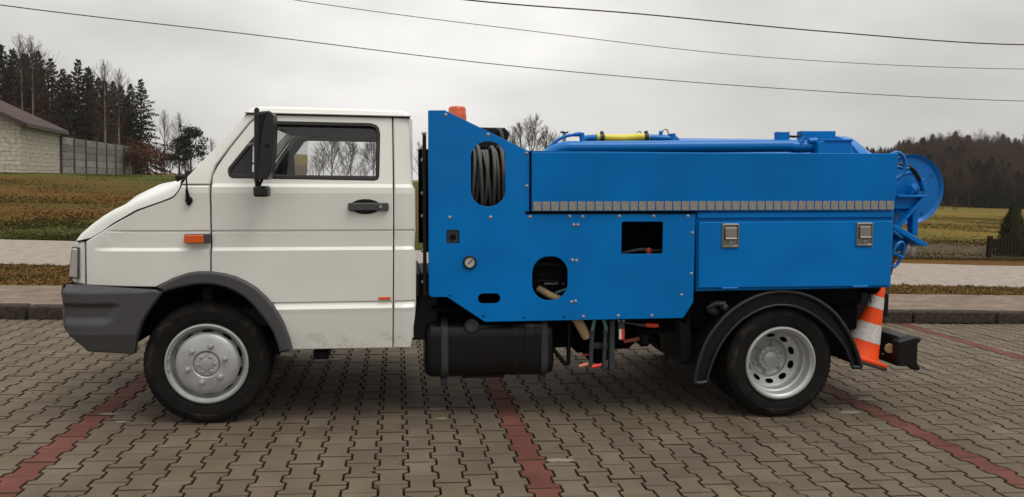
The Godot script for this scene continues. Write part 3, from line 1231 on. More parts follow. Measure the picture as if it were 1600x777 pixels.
func trees() -> void:
	for k in 4:
		var t := 11.0
		stock.get_or_add("spruce", []).append({"called": "spruce_tree", "category": "tree", "tall": t, "parts": [["trunk", trunk(t, 0.16), M.bark], ["crown", spruce_crown(t, [4.6, 3.6, 5.2, 4.6][k], [0.0, 0.15, 0.0, 0.25][k]), M.needle]]})
	for k in 3:
		var t := 10.0
		stock.get_or_add("larch", []).append({"called": "brown_conifer_tree", "category": "tree", "tall": t, "parts": [["trunk", trunk(t, 0.14), M.bark], ["crown", spruce_crown(t, [3.4, 3.0, 3.7][k], 0.0), M.needle_brown]]})
	for k in 2:
		var t := 4.5
		stock.get_or_add("pine", []).append({"called": "pine_tree", "category": "tree", "tall": t, "parts": [["trunk", trunk(t * 0.97, 0.10), M.bark], ["crown", pine_crown(t, 1.5), M.needle]]})
	for k in 4:
		var t := 10.0
		stock.get_or_add("birch", []).append({"called": "birch_tree", "category": "tree", "tall": t, "parts": [["trunk", trunk(t, 0.11), M.birch], ["crown", bare_crown(t, 0.42, 3, 0.36), M.twig]]})
	for k in 3:
		var t := 5.0
		stock.get_or_add("ash", []).append({"called": "bare_tree", "category": "tree", "tall": t, "parts": [["trunk", trunk(t, 0.055), M.bark_grey], ["crown", bare_crown(t, 0.62, 4, 0.08, 3.4, 0.30), M.twig]]})
	for k in 3:
		var t := 10.0
		stock.get_or_add("woodland", []).append({"called": "bare_tree", "category": "tree", "tall": t, "parts": [["trunk", trunk(t, 0.12), M.bark], ["crown", bare_crown(t, 0.75, 3, 0.12), M.twig_brown]]})
	for k in 4:
		var t := 5.0
		stock.get_or_add("bare", []).append({"called": "bare_tree", "category": "tree", "tall": t, "parts": [["trunk", trunk(t, 0.06), M.bark_grey], ["crown", bare_crown(t, 0.75, 4, 0.16), M.twig]]})
	for k in 3:
		var s := bush_shape(3.0, 1.6, 9, 900)
		stock.get_or_add("red_bush", []).append({"called": "beech_bush", "category": "bush", "tall": 3.0, "parts": [["branches", s[0], M.twig_brown], ["leaves", s[1], M.red_leaf]]})
	for k in 3:
		var s := bush_shape(3.0, 2.0, 16, 0)
		stock.get_or_add("thicket", []).append({"called": "bare_bush", "category": "bush", "tall": 3.0, "parts": [["branches", s[0], M.twig_brown]]})
	# the wood behind the shed and fence, from the left edge rightwards
	var wood := "dark conifers of the wood behind the shed"
	var w := [
		["spruce", Vector3(-39.16, 0.95, -79.77), 12.0, "dark spruce just outside the left edge, its boughs reaching in"], ["spruce", Vector3(-38.06, 1.00, -81.65), 12.2, "tall thin spruce at the very left edge above the shed roof"],
		["spruce", Vector3(-34.99, 1.06, -77.17), 11.2, "second spruce from the left edge above the shed roof"], ["larch", Vector3(-32.93, 1.10, -74.85), 10.5, "brownish conifer right above the shed's gable end"],
		["spruce", Vector3(-36.21, 1.09, -85.45), 12.2, "tall dark spruce at the back, right of the tallest birch"], ["spruce", Vector3(-32.01, 1.15, -77.77), 10.6, "pointed spruce with a bare leader above the shed's eaves"],
		["larch", Vector3(-31.24, 1.14, -73.61), 9.4, "brownish conifer behind the shed's roof slope, lower one"], ["larch", Vector3(-30.13, 1.18, -75.48), 9.4, "brownish conifer above the shed's eaves corner"], ["spruce", Vector3(-27.60, 1.23, -72.08), 9.9, "broad dark green spruce rising behind the middle of the concrete fence"],
		["spruce", Vector3(-28.93, 1.24, -78.35), 10.0, "dark spruce right of the broad one, overlapping its crown"], ["larch", Vector3(-27.28, 1.26, -74.07), 8.6, "brownish conifer behind the third bay of the concrete fence"], ["larch", Vector3(-26.73, 1.29, -76.02), 8.6, "brownish conifer behind the fourth bay of the concrete fence"], ["spruce", Vector3(-27.33, 1.31, -80.16), 9.0, "dark spruce behind the two slim birches near the fence end"],
		["larch", Vector3(-25.93, 1.33, -77.93), 8.4, "brownish conifer behind the fifth bay of the concrete fence"], ["spruce", Vector3(-25.02, 1.29, -77.80), 8.6, "slim spruce beside the right-hand end spruce of the wood"],
		["spruce", Vector3(-23.44, 1.26, -75.55), 8.8, "spruce at the right-hand end of the wood, with long open branches"], ["larch", Vector3(-40.79, 0.99, -90.14), 11.0, "tall brownish conifer at the back, left of the tallest birch"],
		["larch", Vector3(-33.89, 1.17, -87.15), 10.2, "tall brownish conifer at the back, left of the broad dark spruce"], ["spruce", Vector3(-32.34, 1.25, -90.99), 10.4, "dark spruce at the back between the broad spruce and the slim birches"], ["larch", Vector3(-27.27, 1.34, -84.20), 8.0, "low brownish conifer behind the end posts of the fence"], ["spruce", Vector3(-41.22, 1.02, -94.25), 13.0, "tallest dark spruce at the back above the shed roof"], ["larch", Vector3(-33.92, 1.05, -72.96), 9.0, "brownish conifer in front at the left edge above the roof"]]
	for t in w:
		plant(t[0], t[1], t[2], t[3], wood if t[0] == "spruce" else "brown conifers of the wood")
	var bi := "pale-stemmed bare birches of the wood"
	for t in [[Vector3(-32.48, 1.09, -72.76), 11.4, "tallest bare birch, pale forked crown above the shed roof"], [Vector3(-30.66, 1.13, -70.48), 11.0, "bare birch just right of the tallest birch above the shed"],
			[Vector3(-24.67, 1.24, -69.65), 9.3, "pale bare birch behind the fourth bay of the concrete fence"], [Vector3(-23.76, 1.28, -70.53), 8.8, "slim pale birch behind the far end of the concrete fence"],
			[Vector3(-23.58, 1.32, -83.68), 6.4, "thin bare birch between the wood and the small dark pine"], [Vector3(-22.15, 1.36, -83.48), 6.2, "thin bare birch directly behind the small dark pine"], [Vector3(-21.32, 1.31, -94.50), 4.2, "faint low bare birch just left of the cab pillar"]]:
		plant("birch", t[0], t[1], t[2], bi)
	plant("pine", Vector3(-16.39, 1.34, -64.43), 3.7, "small dark round pine on the rise just ahead of the cab")
	plant("pine", Vector3(-17.57, 1.32, -65.61), 2.9, "lower pine leaning against the small dark round pine")
	var reds := [["beech bush with red-brown leaves at the end of the fence", Vector3(-21.24, 1.27, -67.14), 3.3], ["red-brown leafy bush right of the fence end bush", Vector3(-20.10, 1.30, -65.97), 3.2], ["low red-brown bush below the thin birches", Vector3(-18.27, 1.29, -64.69), 2.3],
		["small red-leaved bush poking above the concrete fence top", Vector3(-25.91, 1.26, -69.82), 3.6], ["red-brown bush half hidden by the end post of the fence", Vector3(-22.08, 1.25, -68.27), 3.0], ["reddish bush between two bare birches near the cab", Vector3(-19.85, 1.26, -67.95), 3.0], ["reddish bush at the foot of the small round pine", Vector3(-17.26, 1.32, -65.57), 1.7]]
	for r in reds:
		plant("red_bush", r[1], r[2], r[0], "red-brown bushes at the wood's edge")
	var spots := []
	for i in 170:
		var t := rng.randf()
		var at := Vector3(-39.5 + 14.5 * t + rng.randf_range(-0.8, 0.8), 0, -72.5 - rng.randf_range(0, 14.0))
		at.x -= (-at.z - 72.5) * 0.42
		spots.append(Transform3D(Basis(Vector3.UP, rng.randf() * TAU).scaled(Vector3.ONE * rng.randf_range(1.5, 3.0) * (1.0 - 0.4 * t)), Vector3(at.x, hgt(at.x, at.z) - 0.05, at.z)))
	scatter("undergrowth", many((stock.thicket[0] as Dictionary).parts[0][1], spots), M.twig_brown, null, "bare brown undergrowth between the trees of the wood behind the fence", "undergrowth")
	# bare trees on the skyline behind the lorry
	var line := [
		["bare", Vector3(1.53, 1.31, -53.79), 2.7, "bare tree seen through the gap between cab and blue body"], ["thicket", Vector3(1.95, 1.31, -55.76), 2.0, "bare bush at the foot of the gap between cab and body"],
		["ash", Vector3(-4.87, 1.26, -58.74), 4.4, "fullest bare tree seen through the cab window"], ["ash", Vector3(-3.48, 1.30, -58.55), 3.9, "bare tree right of the fullest one in the cab window"],
		["ash", Vector3(-1.76, 1.30, -58.31), 4.0, "bare tree at the rear edge of the cab window"], ["thicket", Vector3(-6.96, 1.20, -67.14), 2.4, "low bare bush at the front of the cab window view"], ["bare", Vector3(-6.97, 1.20, -75.25), 2.9, "small bare tree left of the fullest tree in the cab window"],
		["thicket", Vector3(-4.69, 1.26, -66.82), 2.0, "low bare bush between the trees in the cab window"], ["thicket", Vector3(-3.05, 1.25, -68.62), 1.9, "low bare bush under the rear trees in the cab window"],
		["bare", Vector3(8.26, 1.28, -50.81), 4.1, "bare tree with upright twigs right behind the black box"], ["bare", Vector3(9.08, 1.31, -50.70), 4.6, "tallest bare tree showing above the slope of the body"], ["bare", Vector3(10.34, 1.28, -52.54), 4.0, "bare tree behind the thin blue hose on the tank"],
		["bare", Vector3(3.66, 1.27, -55.51), 2.6, "bare tree hidden behind the front of the blue body"], ["bare", Vector3(12.23, 1.28, -54.30), 3.0, "low bare tree behind the blue pipe's front bend"]]
	for t in line:
		plant(t[0], t[1], t[2], t[3], "bare trees on the skyline")
	for t in [[Vector3(57.73, 0.36, -76.17), 1.5, "dark round shrub at the wood's foot by the reel"], [Vector3(59.23, 0.34, -75.95), 1.35, "dark round shrub on the field, right of the one by the reel"]]:
		plant("thicket", t[0], t[1], t[2], "shrubs along the far edge of the field")


# the far wood on the right-hand hill reads as one mass
func forest() -> void:
	var sets := [["pine_wood", stock.spruce, M.needle, 560, "dark green pine wood on the far hill at the right"], ["bare_wood", stock.woodland, M.twig_brown, 950, "brown bare wood on the far hill at the right"]]
	for s in sets:
		var clump := ArrayMesh.new()
		for layer in 2:
			var st := SurfaceTool.new()
			for v in 3:
				var src: Dictionary = s[1][v]
				var f := 0.85 + 0.15 * v
				st.append_from(src.parts[1 - layer][1], 0, Transform3D(Basis(Vector3.UP, v * 2.1).scaled(Vector3(f * 1.3, f, f * 1.3)), Vector3(cos(v * 2.1), 0, sin(v * 2.1)) * 2.6))
			st.commit(clump)
			clump.surface_set_material(layer, s[2] if layer == 0 else M.bark)
		var spots := []
		for i in s[3]:
			var x := rng.randf_range(28.0, 150.0)
			var z := -93.0 - 62.0 * pow(rng.randf(), 1.15) + (x - 70.0) * 0.05
			var tall := rng.randf_range(3.6, 5.6) / (11.0 if s[0] == "pine_wood" else 10.0)
			if s[0] == "pine_wood" and x - 0.4 * (-z - 92.0) > 82.0 and rng.randf() < 0.75:
				continue
			# the wood thins out and ends before the open field behind the lorry
			var edge := x / (4.74 - z)
			if edge < 0.36 + rng.randf() * 0.06:
				continue
			tall *= 0.42 + 0.30 * smoothstep(0.63, 0.665, edge) + 0.28 * smoothstep(0.65, 0.74, edge)
			spots.append(Transform3D(Basis(Vector3.UP, rng.randf() * TAU).scaled(Vector3.ONE * tall), Vector3(x, hgt(x, z) - 0.05, z)))
		scatter(s[0], many(clump, spots), null, null, s[4], "wood")


func garden_corner() -> void:
	var a := Vector3(13.80, 0.0, -12.82)
	var o := thing("picket_fence", "low dark brown wooden picket fence across the road at right", "fence", a)
	var d := Vector3(1.0, 0, -0.16).normalized()
	var n := 28
	var post := MB.new()
	post.box(Vector3(0, 0.24, 0), Vector3(0.10, 0.52, 0.09), 0.008)
	var pm := post.mesh()
	var picket := MB.new()
	picket.box(Vector3(0, 0.24, 0), Vector3(0.072, 0.40, 0.018), 0.004)
	var km := picket.mesh()
	var yaw := atan2(-d.z, d.x)
	for i in 3:
		var p := hold("post", pm, M.wood, o)
		p.position = d * (0.04 + i * 1.3)
		p.rotation.y = yaw
	for i in n:
		var p := hold("picket", km, M.wood, o)
		p.position = d * (0.16 + i * 0.105) + Vector3(0, rng.randf_range(-0.012, 0.012), 0.035)
		p.rotation = Vector3(0, yaw, rng.randf_range(-0.02, 0.02))
	for y: float in [0.14, 0.36]:
		var r := MB.new()
		r.box(d * 1.6 + Vector3(0, y, 0), Vector3(3.2, 0.05, 0.03), 0.004, Basis(Vector3.UP, yaw))
		part("rail", r, M.wood, o)
	for t in [[Vector3(14.90, -0.01, -13.41), 1.22, 0.44, "dense conical thuja behind the low dark picket fence"], [Vector3(15.86, -0.03, -13.47), 0.95, 0.36, "second thuja cut off by the right edge of the frame"]]:
		var b := MB.new()
		for i in 7500:
			var f := pow(rng.randf(), 0.8)
			var th0 := rng.randf() * TAU
			var r: float = t[2] * pow(1.01 - f, 0.66) * sqrt(rng.randf()) * (0.9 + 0.22 * sin(f * 23.0 + 3.0 * sin(th0 * 3.0)) * sin(th0 * 5.0 + f * 9.0)) * (1.0 if f > 0.12 else 0.8)
			var th := th0
			var p := Vector3(cos(th) * r, f * t[1], sin(th) * r)
			var e := p + Vector3(cos(th) * 0.025 + rng.randfn(0, 0.012), rng.randf_range(0.04, 0.11), sin(th) * 0.025 + rng.randfn(0, 0.012))
			var ws := Vector3(rng.randf_range(-1, 1), rng.randf_range(-0.3, 0.3), rng.randf_range(-1, 1)).normalized() * 0.013
			var nn := Vector3(cos(th), 0.6, sin(th)).normalized()
			b.tri(p - ws, p + ws, e, nn, nn, nn)
		var at: Vector3 = t[0]
		var h := thing("thuja_bush", t[3], "bush", Vector3(at.x, 0, at.z), "thujas by the picket fence")
		hold("trunk", trunk(t[1] * 0.9, 0.025), M.bark, h)
		part("foliage", b, M.needle_thuja, h)


func wires() -> void:
	for w in [
			["lowest overhead wire, crossing the whole sky and sagging to the right", [Vector3(-13.51, 7.00, -25.98), Vector3(-5.67, 7.03, -29.63), Vector3(5.09, 6.78, -32.95), Vector3(18.76, 6.71, -35.78), Vector3(35.41, 6.96, -38.31)]],
			["thin middle overhead wire between the other two wires", [Vector3(-3.32, 7.02, -22.51), Vector3(3.91, 6.87, -24.52), Vector3(14.21, 6.60, -26.08), Vector3(26.34, 6.90, -27.43)]],
			["topmost overhead wire, the thickest, in the upper right sky", [Vector3(2.01, 6.95, -20.74), Vector3(7.71, 7.03, -21.66), Vector3(14.84, 6.97, -22.47), Vector3(22.57, 7.00, -22.90)]]]:
		var pts: Array = w[1]
		var path := []
		var n := pts.size()
		pts.push_front((pts[0] as Vector3) * 2.0 - (pts[1] as Vector3) + Vector3(0, 0.3, 0))
		pts.append((pts[n] as Vector3) * 2.0 - (pts[n - 1] as Vector3) + Vector3(0, 0.7, 0))
		pts.push_front((pts[0] as Vector3) * 2.0 - (pts[1] as Vector3))
		pts.append((pts[n + 2] as Vector3) * 2.0 - (pts[n + 1] as Vector3))
		for i in range(1, pts.size() - 2):
			for k in 8:
				path.append((pts[i] as Vector3).cubic_interpolate(pts[i + 1], pts[i - 1], pts[i + 2], k / 8.0))
		var b := MB.new()
		var r: float = 0.020
		if (w[0] as String).begins_with("thin"):
			r = 0.013
		elif (w[0] as String).begins_with("top"):
			r = 0.024
		b.tube(path, r, 6)
		var o := part("overhead_wire", b, M.wire)
		tag(o, w[0], "cable", "overhead wires")


func litter() -> void:
	var b := MB.new()
	b.box(Vector3.ZERO, Vector3(0.16, 0.05, 0.10), 0.01)
	b.box(Vector3(0.03, 0.03, 0.01), Vector3(0.08, 0.05, 0.07), 0.012)
	var o := part("litter_scrap", b, M.litter)
	o.position = Vector3(13.1, 0.08, -15.2)
	tag(o, "small white scrap of litter lying in the rough grass across the road", "litter")
	var leaf := MB.new()
	leaf.flat([Vector3(-0.02, 0, 0), Vector3(0, 0.004, 0.008), Vector3(0.022, 0.002, 0), Vector3(0, 0.005, -0.009)], Vector3(0, -1, 0))
	var spots := []
	var cols := []
	for i in 260:
		var p := Vector3(rng.randf_range(-5.5, 9.5), 0.004, rng.randf_range(-3.4, 2.2))
		spots.append(Transform3D(Basis.from_euler(Vector3(rng.randf_range(-0.2, 0.2), rng.randf() * TAU, rng.randf_range(-0.2, 0.2))).scaled(Vector3.ONE * rng.randf_range(0.25, 1.0)), p))
		var t := rng.randf_range(0.6, 1.2)
		cols.append(Color(0.34, 0.31, 0.27) * t if rng.randf() < 0.35 else Color(0.10, 0.05, 0.025) * t)
	scatter("leaf_crumbs", many(leaf.mesh(), spots, cols), M.grass, null, "scattered leaf crumbs and pale chips lying on the paving", "leaves")
	# pale smears of lime and paint on the pavers
	var sm := MB.new()
	for q in [Vector3(-1.52, 0.00, -0.06), Vector3(-1.63, -0.00, -0.22), Vector3(-0.71, 0.00, -1.68), Vector3(-0.47, 0.00, -1.70), Vector3(0.26, 0.00, -0.25), Vector3(0.28, -0.00, -0.05), Vector3(3.55, 0.00, -0.86), Vector3(3.19, 0.00, -0.38), Vector3(2.90, 0.00, -0.08), Vector3(1.83, 0.00, -1.58), Vector3(0.84, 0.00, 0.72), Vector3(-0.83, 0.00, -1.15)]:
		var c: Vector3 = q
		var w := rng.randf_range(0.035, 0.085)
		var n := 11
		var rim := []
		for k in n:
			var th := TAU * k / n
			rim.append(Vector3(c.x + cos(th) * w * rng.randf_range(0.6, 1.2), 0.0032, c.z + sin(th) * w * 0.45 * rng.randf_range(0.5, 1.2)))
		for k in n:
			sm.tri(Vector3(c.x, 0.0034, c.z), rim[k], rim[(k + 1) % n], Vector3.UP, Vector3.UP, Vector3.UP)
	var so := part("lime_smears", sm, M.smear)
	tag(so, "faint pale smears of lime spread over the paving blocks", "stain", "", "stuff")


# ---------------------------------------------------------------- the lorry (its own axes: x to the rear, y up, near flank at z = 0)
const FLANK := [[0.30, 0.020], [0.44, 0.030], [0.655, 0.058], [0.680, 0.063], [0.698, 0.049], [0.710, 0.044], [0.716, 0.038], [0.722, 0.051], [1.012, 0.066], [1.030, 0.050], [1.113, 0.055], [1.117, 0.046], [1.124, 0.046], [1.128, 0.057], [1.33, 0.066], [1.362, 0.063], [1.382, 0.046], [1.80, -0.032]]
const FAR_SIDE := -1.90

func flank(x: float, y: float) -> float:
	var z: float = FLANK[0][1]
	for i in FLANK.size() - 1:
		if y <= FLANK[i + 1][0]:
			z = lerpf(FLANK[i][1], FLANK[i + 1][1], clampf((y - FLANK[i][0]) / (FLANK[i + 1][0] - FLANK[i][0]), 0.0, 1.0))
			break
	if x < -1.25:
		z -= 0.40 * (x + 1.25) * (x + 1.25)
	if x > 0.05:
		z -= 3.0 * (x - 0.05) * (x - 0.05)
	return z


func flank_ys() -> Array:
	var r := []
	for f in FLANK:
		r.append(f[0])
	return r


func mirrored(o: Node3D) -> Node3D:
	o.transform = Transform3D(Basis(Vector3(1, 0, 0), Vector3(0, 1, 0), Vector3(0, 0, -1)), Vector3(0, 0, FAR_SIDE))
	return o


func round_rect(x0: float, y0: float, x1: float, y1: float, r: float, steps := 6) -> PackedVector2Array:
	var p := PackedVector2Array()
	var c := [Vector2(x1 - r, y1 - r), Vector2(x0 + r, y1 - r), Vector2(x0 + r, y0 + r), Vector2(x1 - r, y0 + r)]
	for k in 4:
		for s in steps + 1:
			var th := PI / 2 * (k + float(s) / steps)
			p.append((c[k] as Vector2) + Vector2(cos(th), sin(th)) * r)
	return p


func ring_loop(c: Vector3, u: Vector3, w: Vector3, n := 28) -> Array:
	var p := []
	for k in n + 1:
		p.append(c + u * cos(TAU * k / n) + w * sin(TAU * k / n))
	return p


func curve(pts: Array, steps := 8) -> Array:
	var n := pts.size()
	var out := []
	for i in n - 1:
		var a: Vector3 = pts[maxi(i - 1, 0)]
		var d: Vector3 = pts[mini(i + 2, n - 1)]
		for k in steps:
			out.append((pts[i] as Vector3).cubic_interpolate(pts[i + 1], a, d, float(k) / steps))
	out.append(pts[n - 1])
	return out


func tyre_part(w: Node3D, r: float, width: float) -> void:
	var b := MB.new()
	var f := r - 0.225
	b.lathe([Vector2(0.220, -0.030), Vector2(0.223, -0.006), Vector2(0.232, 0.000), Vector2(0.243, -0.001), Vector2(0.246, 0.002), Vector2(0.250, 0.003), Vector2(0.225 + f * 0.45, 0.008), Vector2(0.225 + f * 0.56, 0.007), Vector2(0.225 + f * 0.58, 0.010), Vector2(0.225 + f * 0.62, 0.009), Vector2(0.225 + f * 0.78, 0.000),
		Vector2(0.225 + f * 0.90, -0.010), Vector2(0.225 + f * 0.965, -0.022), Vector2(r - 0.004, -0.032), Vector2(r - 0.003, -width + 0.032), Vector2(0.225 + f * 0.92, -width + 0.012), Vector2(0.225 + f * 0.6, -width), Vector2(0.225, -width + 0.01)], Vector3.ZERO, Vector3(0, 0, 1), 72, null, 0.6)
	var nz := noise(2.2, 3, 91)
	for p in b.v:
		var rad := Vector2(p.x, p.y).length() / r
		var ang := atan2(p.y, p.x)
		var mud := clampf(smoothstep(0.83, 0.90, rad + 0.06 * nz.get_noise_3d(cos(ang) * 2.0, sin(ang) * 2.0, 0.0)) * (1.0 - smoothstep(0.905, 0.935, rad + 0.03 * nz.get_noise_3d(cos(ang) * 4.0, sin(ang) * 4.0, 9.0))) * (0.35 + 1.1 * nz.get_noise_3d(cos(ang), sin(ang), 5.0)), 0.0, 1.0)
		var c := Color(0.013, 0.0122, 0.0118).lerp(Color(0.105, 0.078, 0.055), mud if p.z > -width * 0.4 else 0.2)
		b.col.append(c)
	b.has_col = true
	var t := part("tyre", b, M.tyre_muddy, w)
	var g := MB.new()
	for k in 66:
		var th := TAU * k / 66
		for s: Array in [[0.0, 0.5], [0.5, -0.5]]:
			var a: float = th + TAU / 66 * s[0]
			var mid: float = -width / 2 + s[1] * (width - 0.056)
			var d := Vector3(cos(a), sin(a), 0)
			g.box(d * (r - 0.0132) + Vector3(0, 0, mid), Vector3(0.020, 0.0235, 0.034), 0.003, Basis(d, Vector3(-sin(a), cos(a), 0), Vector3(0, 0, 1)))
		for row in 3:
			var a := th + 0.02 * row
			var d := Vector3(cos(a), sin(a), 0)
			g.box(d * (r - 0.007) + Vector3(0, 0, -width / 2 + (row - 1) * 0.043), Vector3(0.012, 0.025, 0.032), 0.0, Basis(d, Vector3(-sin(a), cos(a), 0), Vector3(0, 0, 1)))
	part("tread", g, M.tyre, t)


# ten oval openings round one band of the rim, that band cut into six rings
func split_band(prof: Array, at: int) -> Array:
	var out := []
	for j in prof.size():
		out.append(prof[j])
		if j == at:
			for k in range(1, 6):
				out.append((prof[j] as Vector2).lerp(prof[j + 1], k / 6.0))
	return out


func hand_hole(i: int, j: int, at: int) -> bool:
	if j < at or j > at + 5:
		return false
	var u := (posmod(i, 18) - 8.5) / 5.2
	var w := (j - at - 2.5) / 3.1
	return u * u + w * w < 1.0


func nut(r: float, tall: float) -> ArrayMesh:
	var b := MB.new()
	b.lathe([Vector2(r * 1.35, 0.0), Vector2(r * 1.35, tall * 0.2), Vector2(r, tall * 0.25), Vector2(r, tall * 0.85), Vector2(r * 0.8, tall), Vector2(r * 0.5, tall), Vector2(r * 0.45, tall * 1.25), Vector2(0.0, tall * 1.28)], Vector3.ZERO, Vector3(0, 0, 1), 6, null, 2.0)
	return b.mesh()


func front_wheel(parent: Node3D, at: Vector3, facing: float) -> Node3D:
	var w := Node3D.new()
	w.name = "wheel"
	parent.add_child(w, true)
	w.position = at
	w.rotation = Vector3(0, facing, 0)
	tyre_part(w, 0.347, 0.20)
	var b := MB.new()
	var prof := [Vector2(0.223, -0.03), Vector2(0.228, 0.0), Vector2(0.226, 0.007), Vector2(0.217, 0.010), Vector2(0.212, 0.002), Vector2(0.208, -0.006), Vector2(0.202, -0.008), Vector2(0.199, -0.030), Vector2(0.194, -0.052), Vector2(0.190, -0.054),
		Vector2(0.186, -0.050), Vector2(0.177, -0.024), Vector2(0.170, -0.006), Vector2(0.160, 0.002), Vector2(0.135, 0.009), Vector2(0.078, 0.014), Vector2(0.073, 0.010), Vector2(0.070, 0.000), Vector2(0.067, 0.002), Vector2(0.064, 0.010), Vector2(0.056, 0.012), Vector2(0.036, 0.012), Vector2(0.034, 0.017), Vector2(0.026, 0.019), Vector2(0.0, 0.019)]
	b.lathe(split_band(prof, 10), Vector3.ZERO, Vector3(0, 0, 1), 180, func(i, j): return hand_hole(i, j, 10))
	var rim := part("rim", b, M.silver, w)
	for k in 2:
		var cl := MB.new()
		cl.box(Vector3.ZERO, Vector3(0.012, 0.022, 0.007), 0.002)
		var o := part("balance_weight", cl, M.bolt, rim)
		o.position = Vector3(cos(3.0 + 0.3 * k), sin(3.0 + 0.3 * k), 0) * 0.208 + Vector3(0, 0, 0.004)
		o.rotation.z = 3.0 + 0.3 * k
	b = MB.new()
	b.lathe([Vector2(0.222, -0.06), Vector2(0.0, -0.075)], Vector3.ZERO, Vector3(0, 0, 1), 32)
	part("brake_drum", b, M.dark, w)
	var nm := nut(0.0135, 0.022)
	for k in 6:
		var a := TAU * k / 6 + 0.27
		hold("wheel_nut", nm, M.silver, w).position = Vector3(cos(a) * 0.105, sin(a) * 0.105, 0.0115)
	var sm := nut(0.0072, 0.010)
	for k in 6:
		var a := TAU * k / 6 + 0.05
		hold("hub_bolt", sm, M.silver, w).position = Vector3(cos(a) * 0.046, sin(a) * 0.046, 0.0115)
	return w


func rear_wheel(parent: Node3D, at: Vector3, facing: float) -> Node3D:
	var w := Node3D.new()
	w.name = "wheel"
	parent.add_child(w, true)
	w.position = at
	w.rotation = Vector3(0, facing, 0)
	tyre_part(w, 0.345, 0.20)
	var b := MB.new()
	var prof := [Vector2(0.223, -0.03), Vector2(0.228, 0.0), Vector2(0.226, 0.008), Vector2(0.216, 0.011), Vector2(0.211, 0.002), Vector2(0.207, -0.004), Vector2(0.199, -0.010), Vector2(0.197, -0.050), Vector2(0.193, -0.066), Vector2(0.184, -0.072), Vector2(0.181, -0.104), Vector2(0.176, -0.116), Vector2(0.170, -0.120),
		Vector2(0.160, -0.134), Vector2(0.134, -0.158), Vector2(0.126, -0.164), Vector2(0.119, -0.160), Vector2(0.114, -0.170), Vector2(0.106, -0.176), Vector2(0.072, -0.178)]
	b.lathe(split_band(prof, 13), Vector3.ZERO, Vector3(0, 0, 1), 180, func(i, j): return hand_hole(i, j, 13))
	part("rim", b, M.silver, w)
	b = MB.new()
	b.lathe([Vector2(0.080, -0.178), Vector2(0.078, -0.150), Vector2(0.074, -0.142), Vector2(0.052, -0.140), Vector2(0.049, -0.132), Vector2(0.040, -0.126), Vector2(0.010, -0.122), Vector2(0.006, -0.127), Vector2(0.0, -0.127)], Vector3.ZERO, Vector3(0, 0, 1), 40)
	var hub := part("hub", b, M.silver, w)
	b = MB.new()
	b.lathe([Vector2(0.222, -0.10), Vector2(0.2, -0.19), Vector2(0.0, -0.20)], Vector3.ZERO, Vector3(0, 0, 1), 32)
	part("brake_drum", b, M.dark, w)
	var sm := nut(0.008, 0.008)
	for k in 12:
		var a := TAU * k / 12
		hold("hub_bolt", sm, M.silver, hub).position = Vector3(cos(a) * 0.064, sin(a) * 0.064, -0.142)
	var nm := nut(0.011, 0.02)
	for k in 6:
		var a := TAU * k / 6 + 0.3
		hold("wheel_nut", nm, M.silver, w).position = Vector3(cos(a) * 0.096, sin(a) * 0.096, -0.178)
	var inner := Node3D.new()
	inner.name = "inner_wheel"
	w.add_child(inner)
	inner.position.z = -0.235
	tyre_part_plain(inner)
	return w


func tyre_part_plain(w: Node3D) -> void:
	var b := MB.new()
	b.lathe([Vector2(0.20, 0.0), Vector2(0.225, 0.0), Vector2(0.28, 0.006), Vector2(0.325, -0.01), Vector2(0.344, -0.035), Vector2(0.344, -0.165), Vector2(0.32, -0.19), Vector2(0.22, -0.2)], Vector3.ZERO, Vector3(0, 0, 1), 48, null, 0.6)
	part("tyre", b, M.tyre, w)


func lorry() -> void:
	var L := thing("service_lorry", "white cab lorry with a blue sewer-cleaning body, parked side-on across the bays", "truck")
	L.rotation_degrees.z = RAKE
	cab(L)
	cab_front(L)
	cab_fittings(L)
	front_wheel(L, Vector3(-1.034, 0.371, 0.0), 0.0)
	front_wheel(L, Vector3(-1.034, 0.371, FAR_SIDE), PI)
	rear_wheel(L, Vector3(2.372, 0.289, 0.012), 0.0)
	rear_wheel(L, Vector3(2.372, 0.289, FAR_SIDE - 0.012), PI)
	chassis(L)
	body(L)
	body_inside(L)
	tank_top(L)
	below(L)
	tail(L)


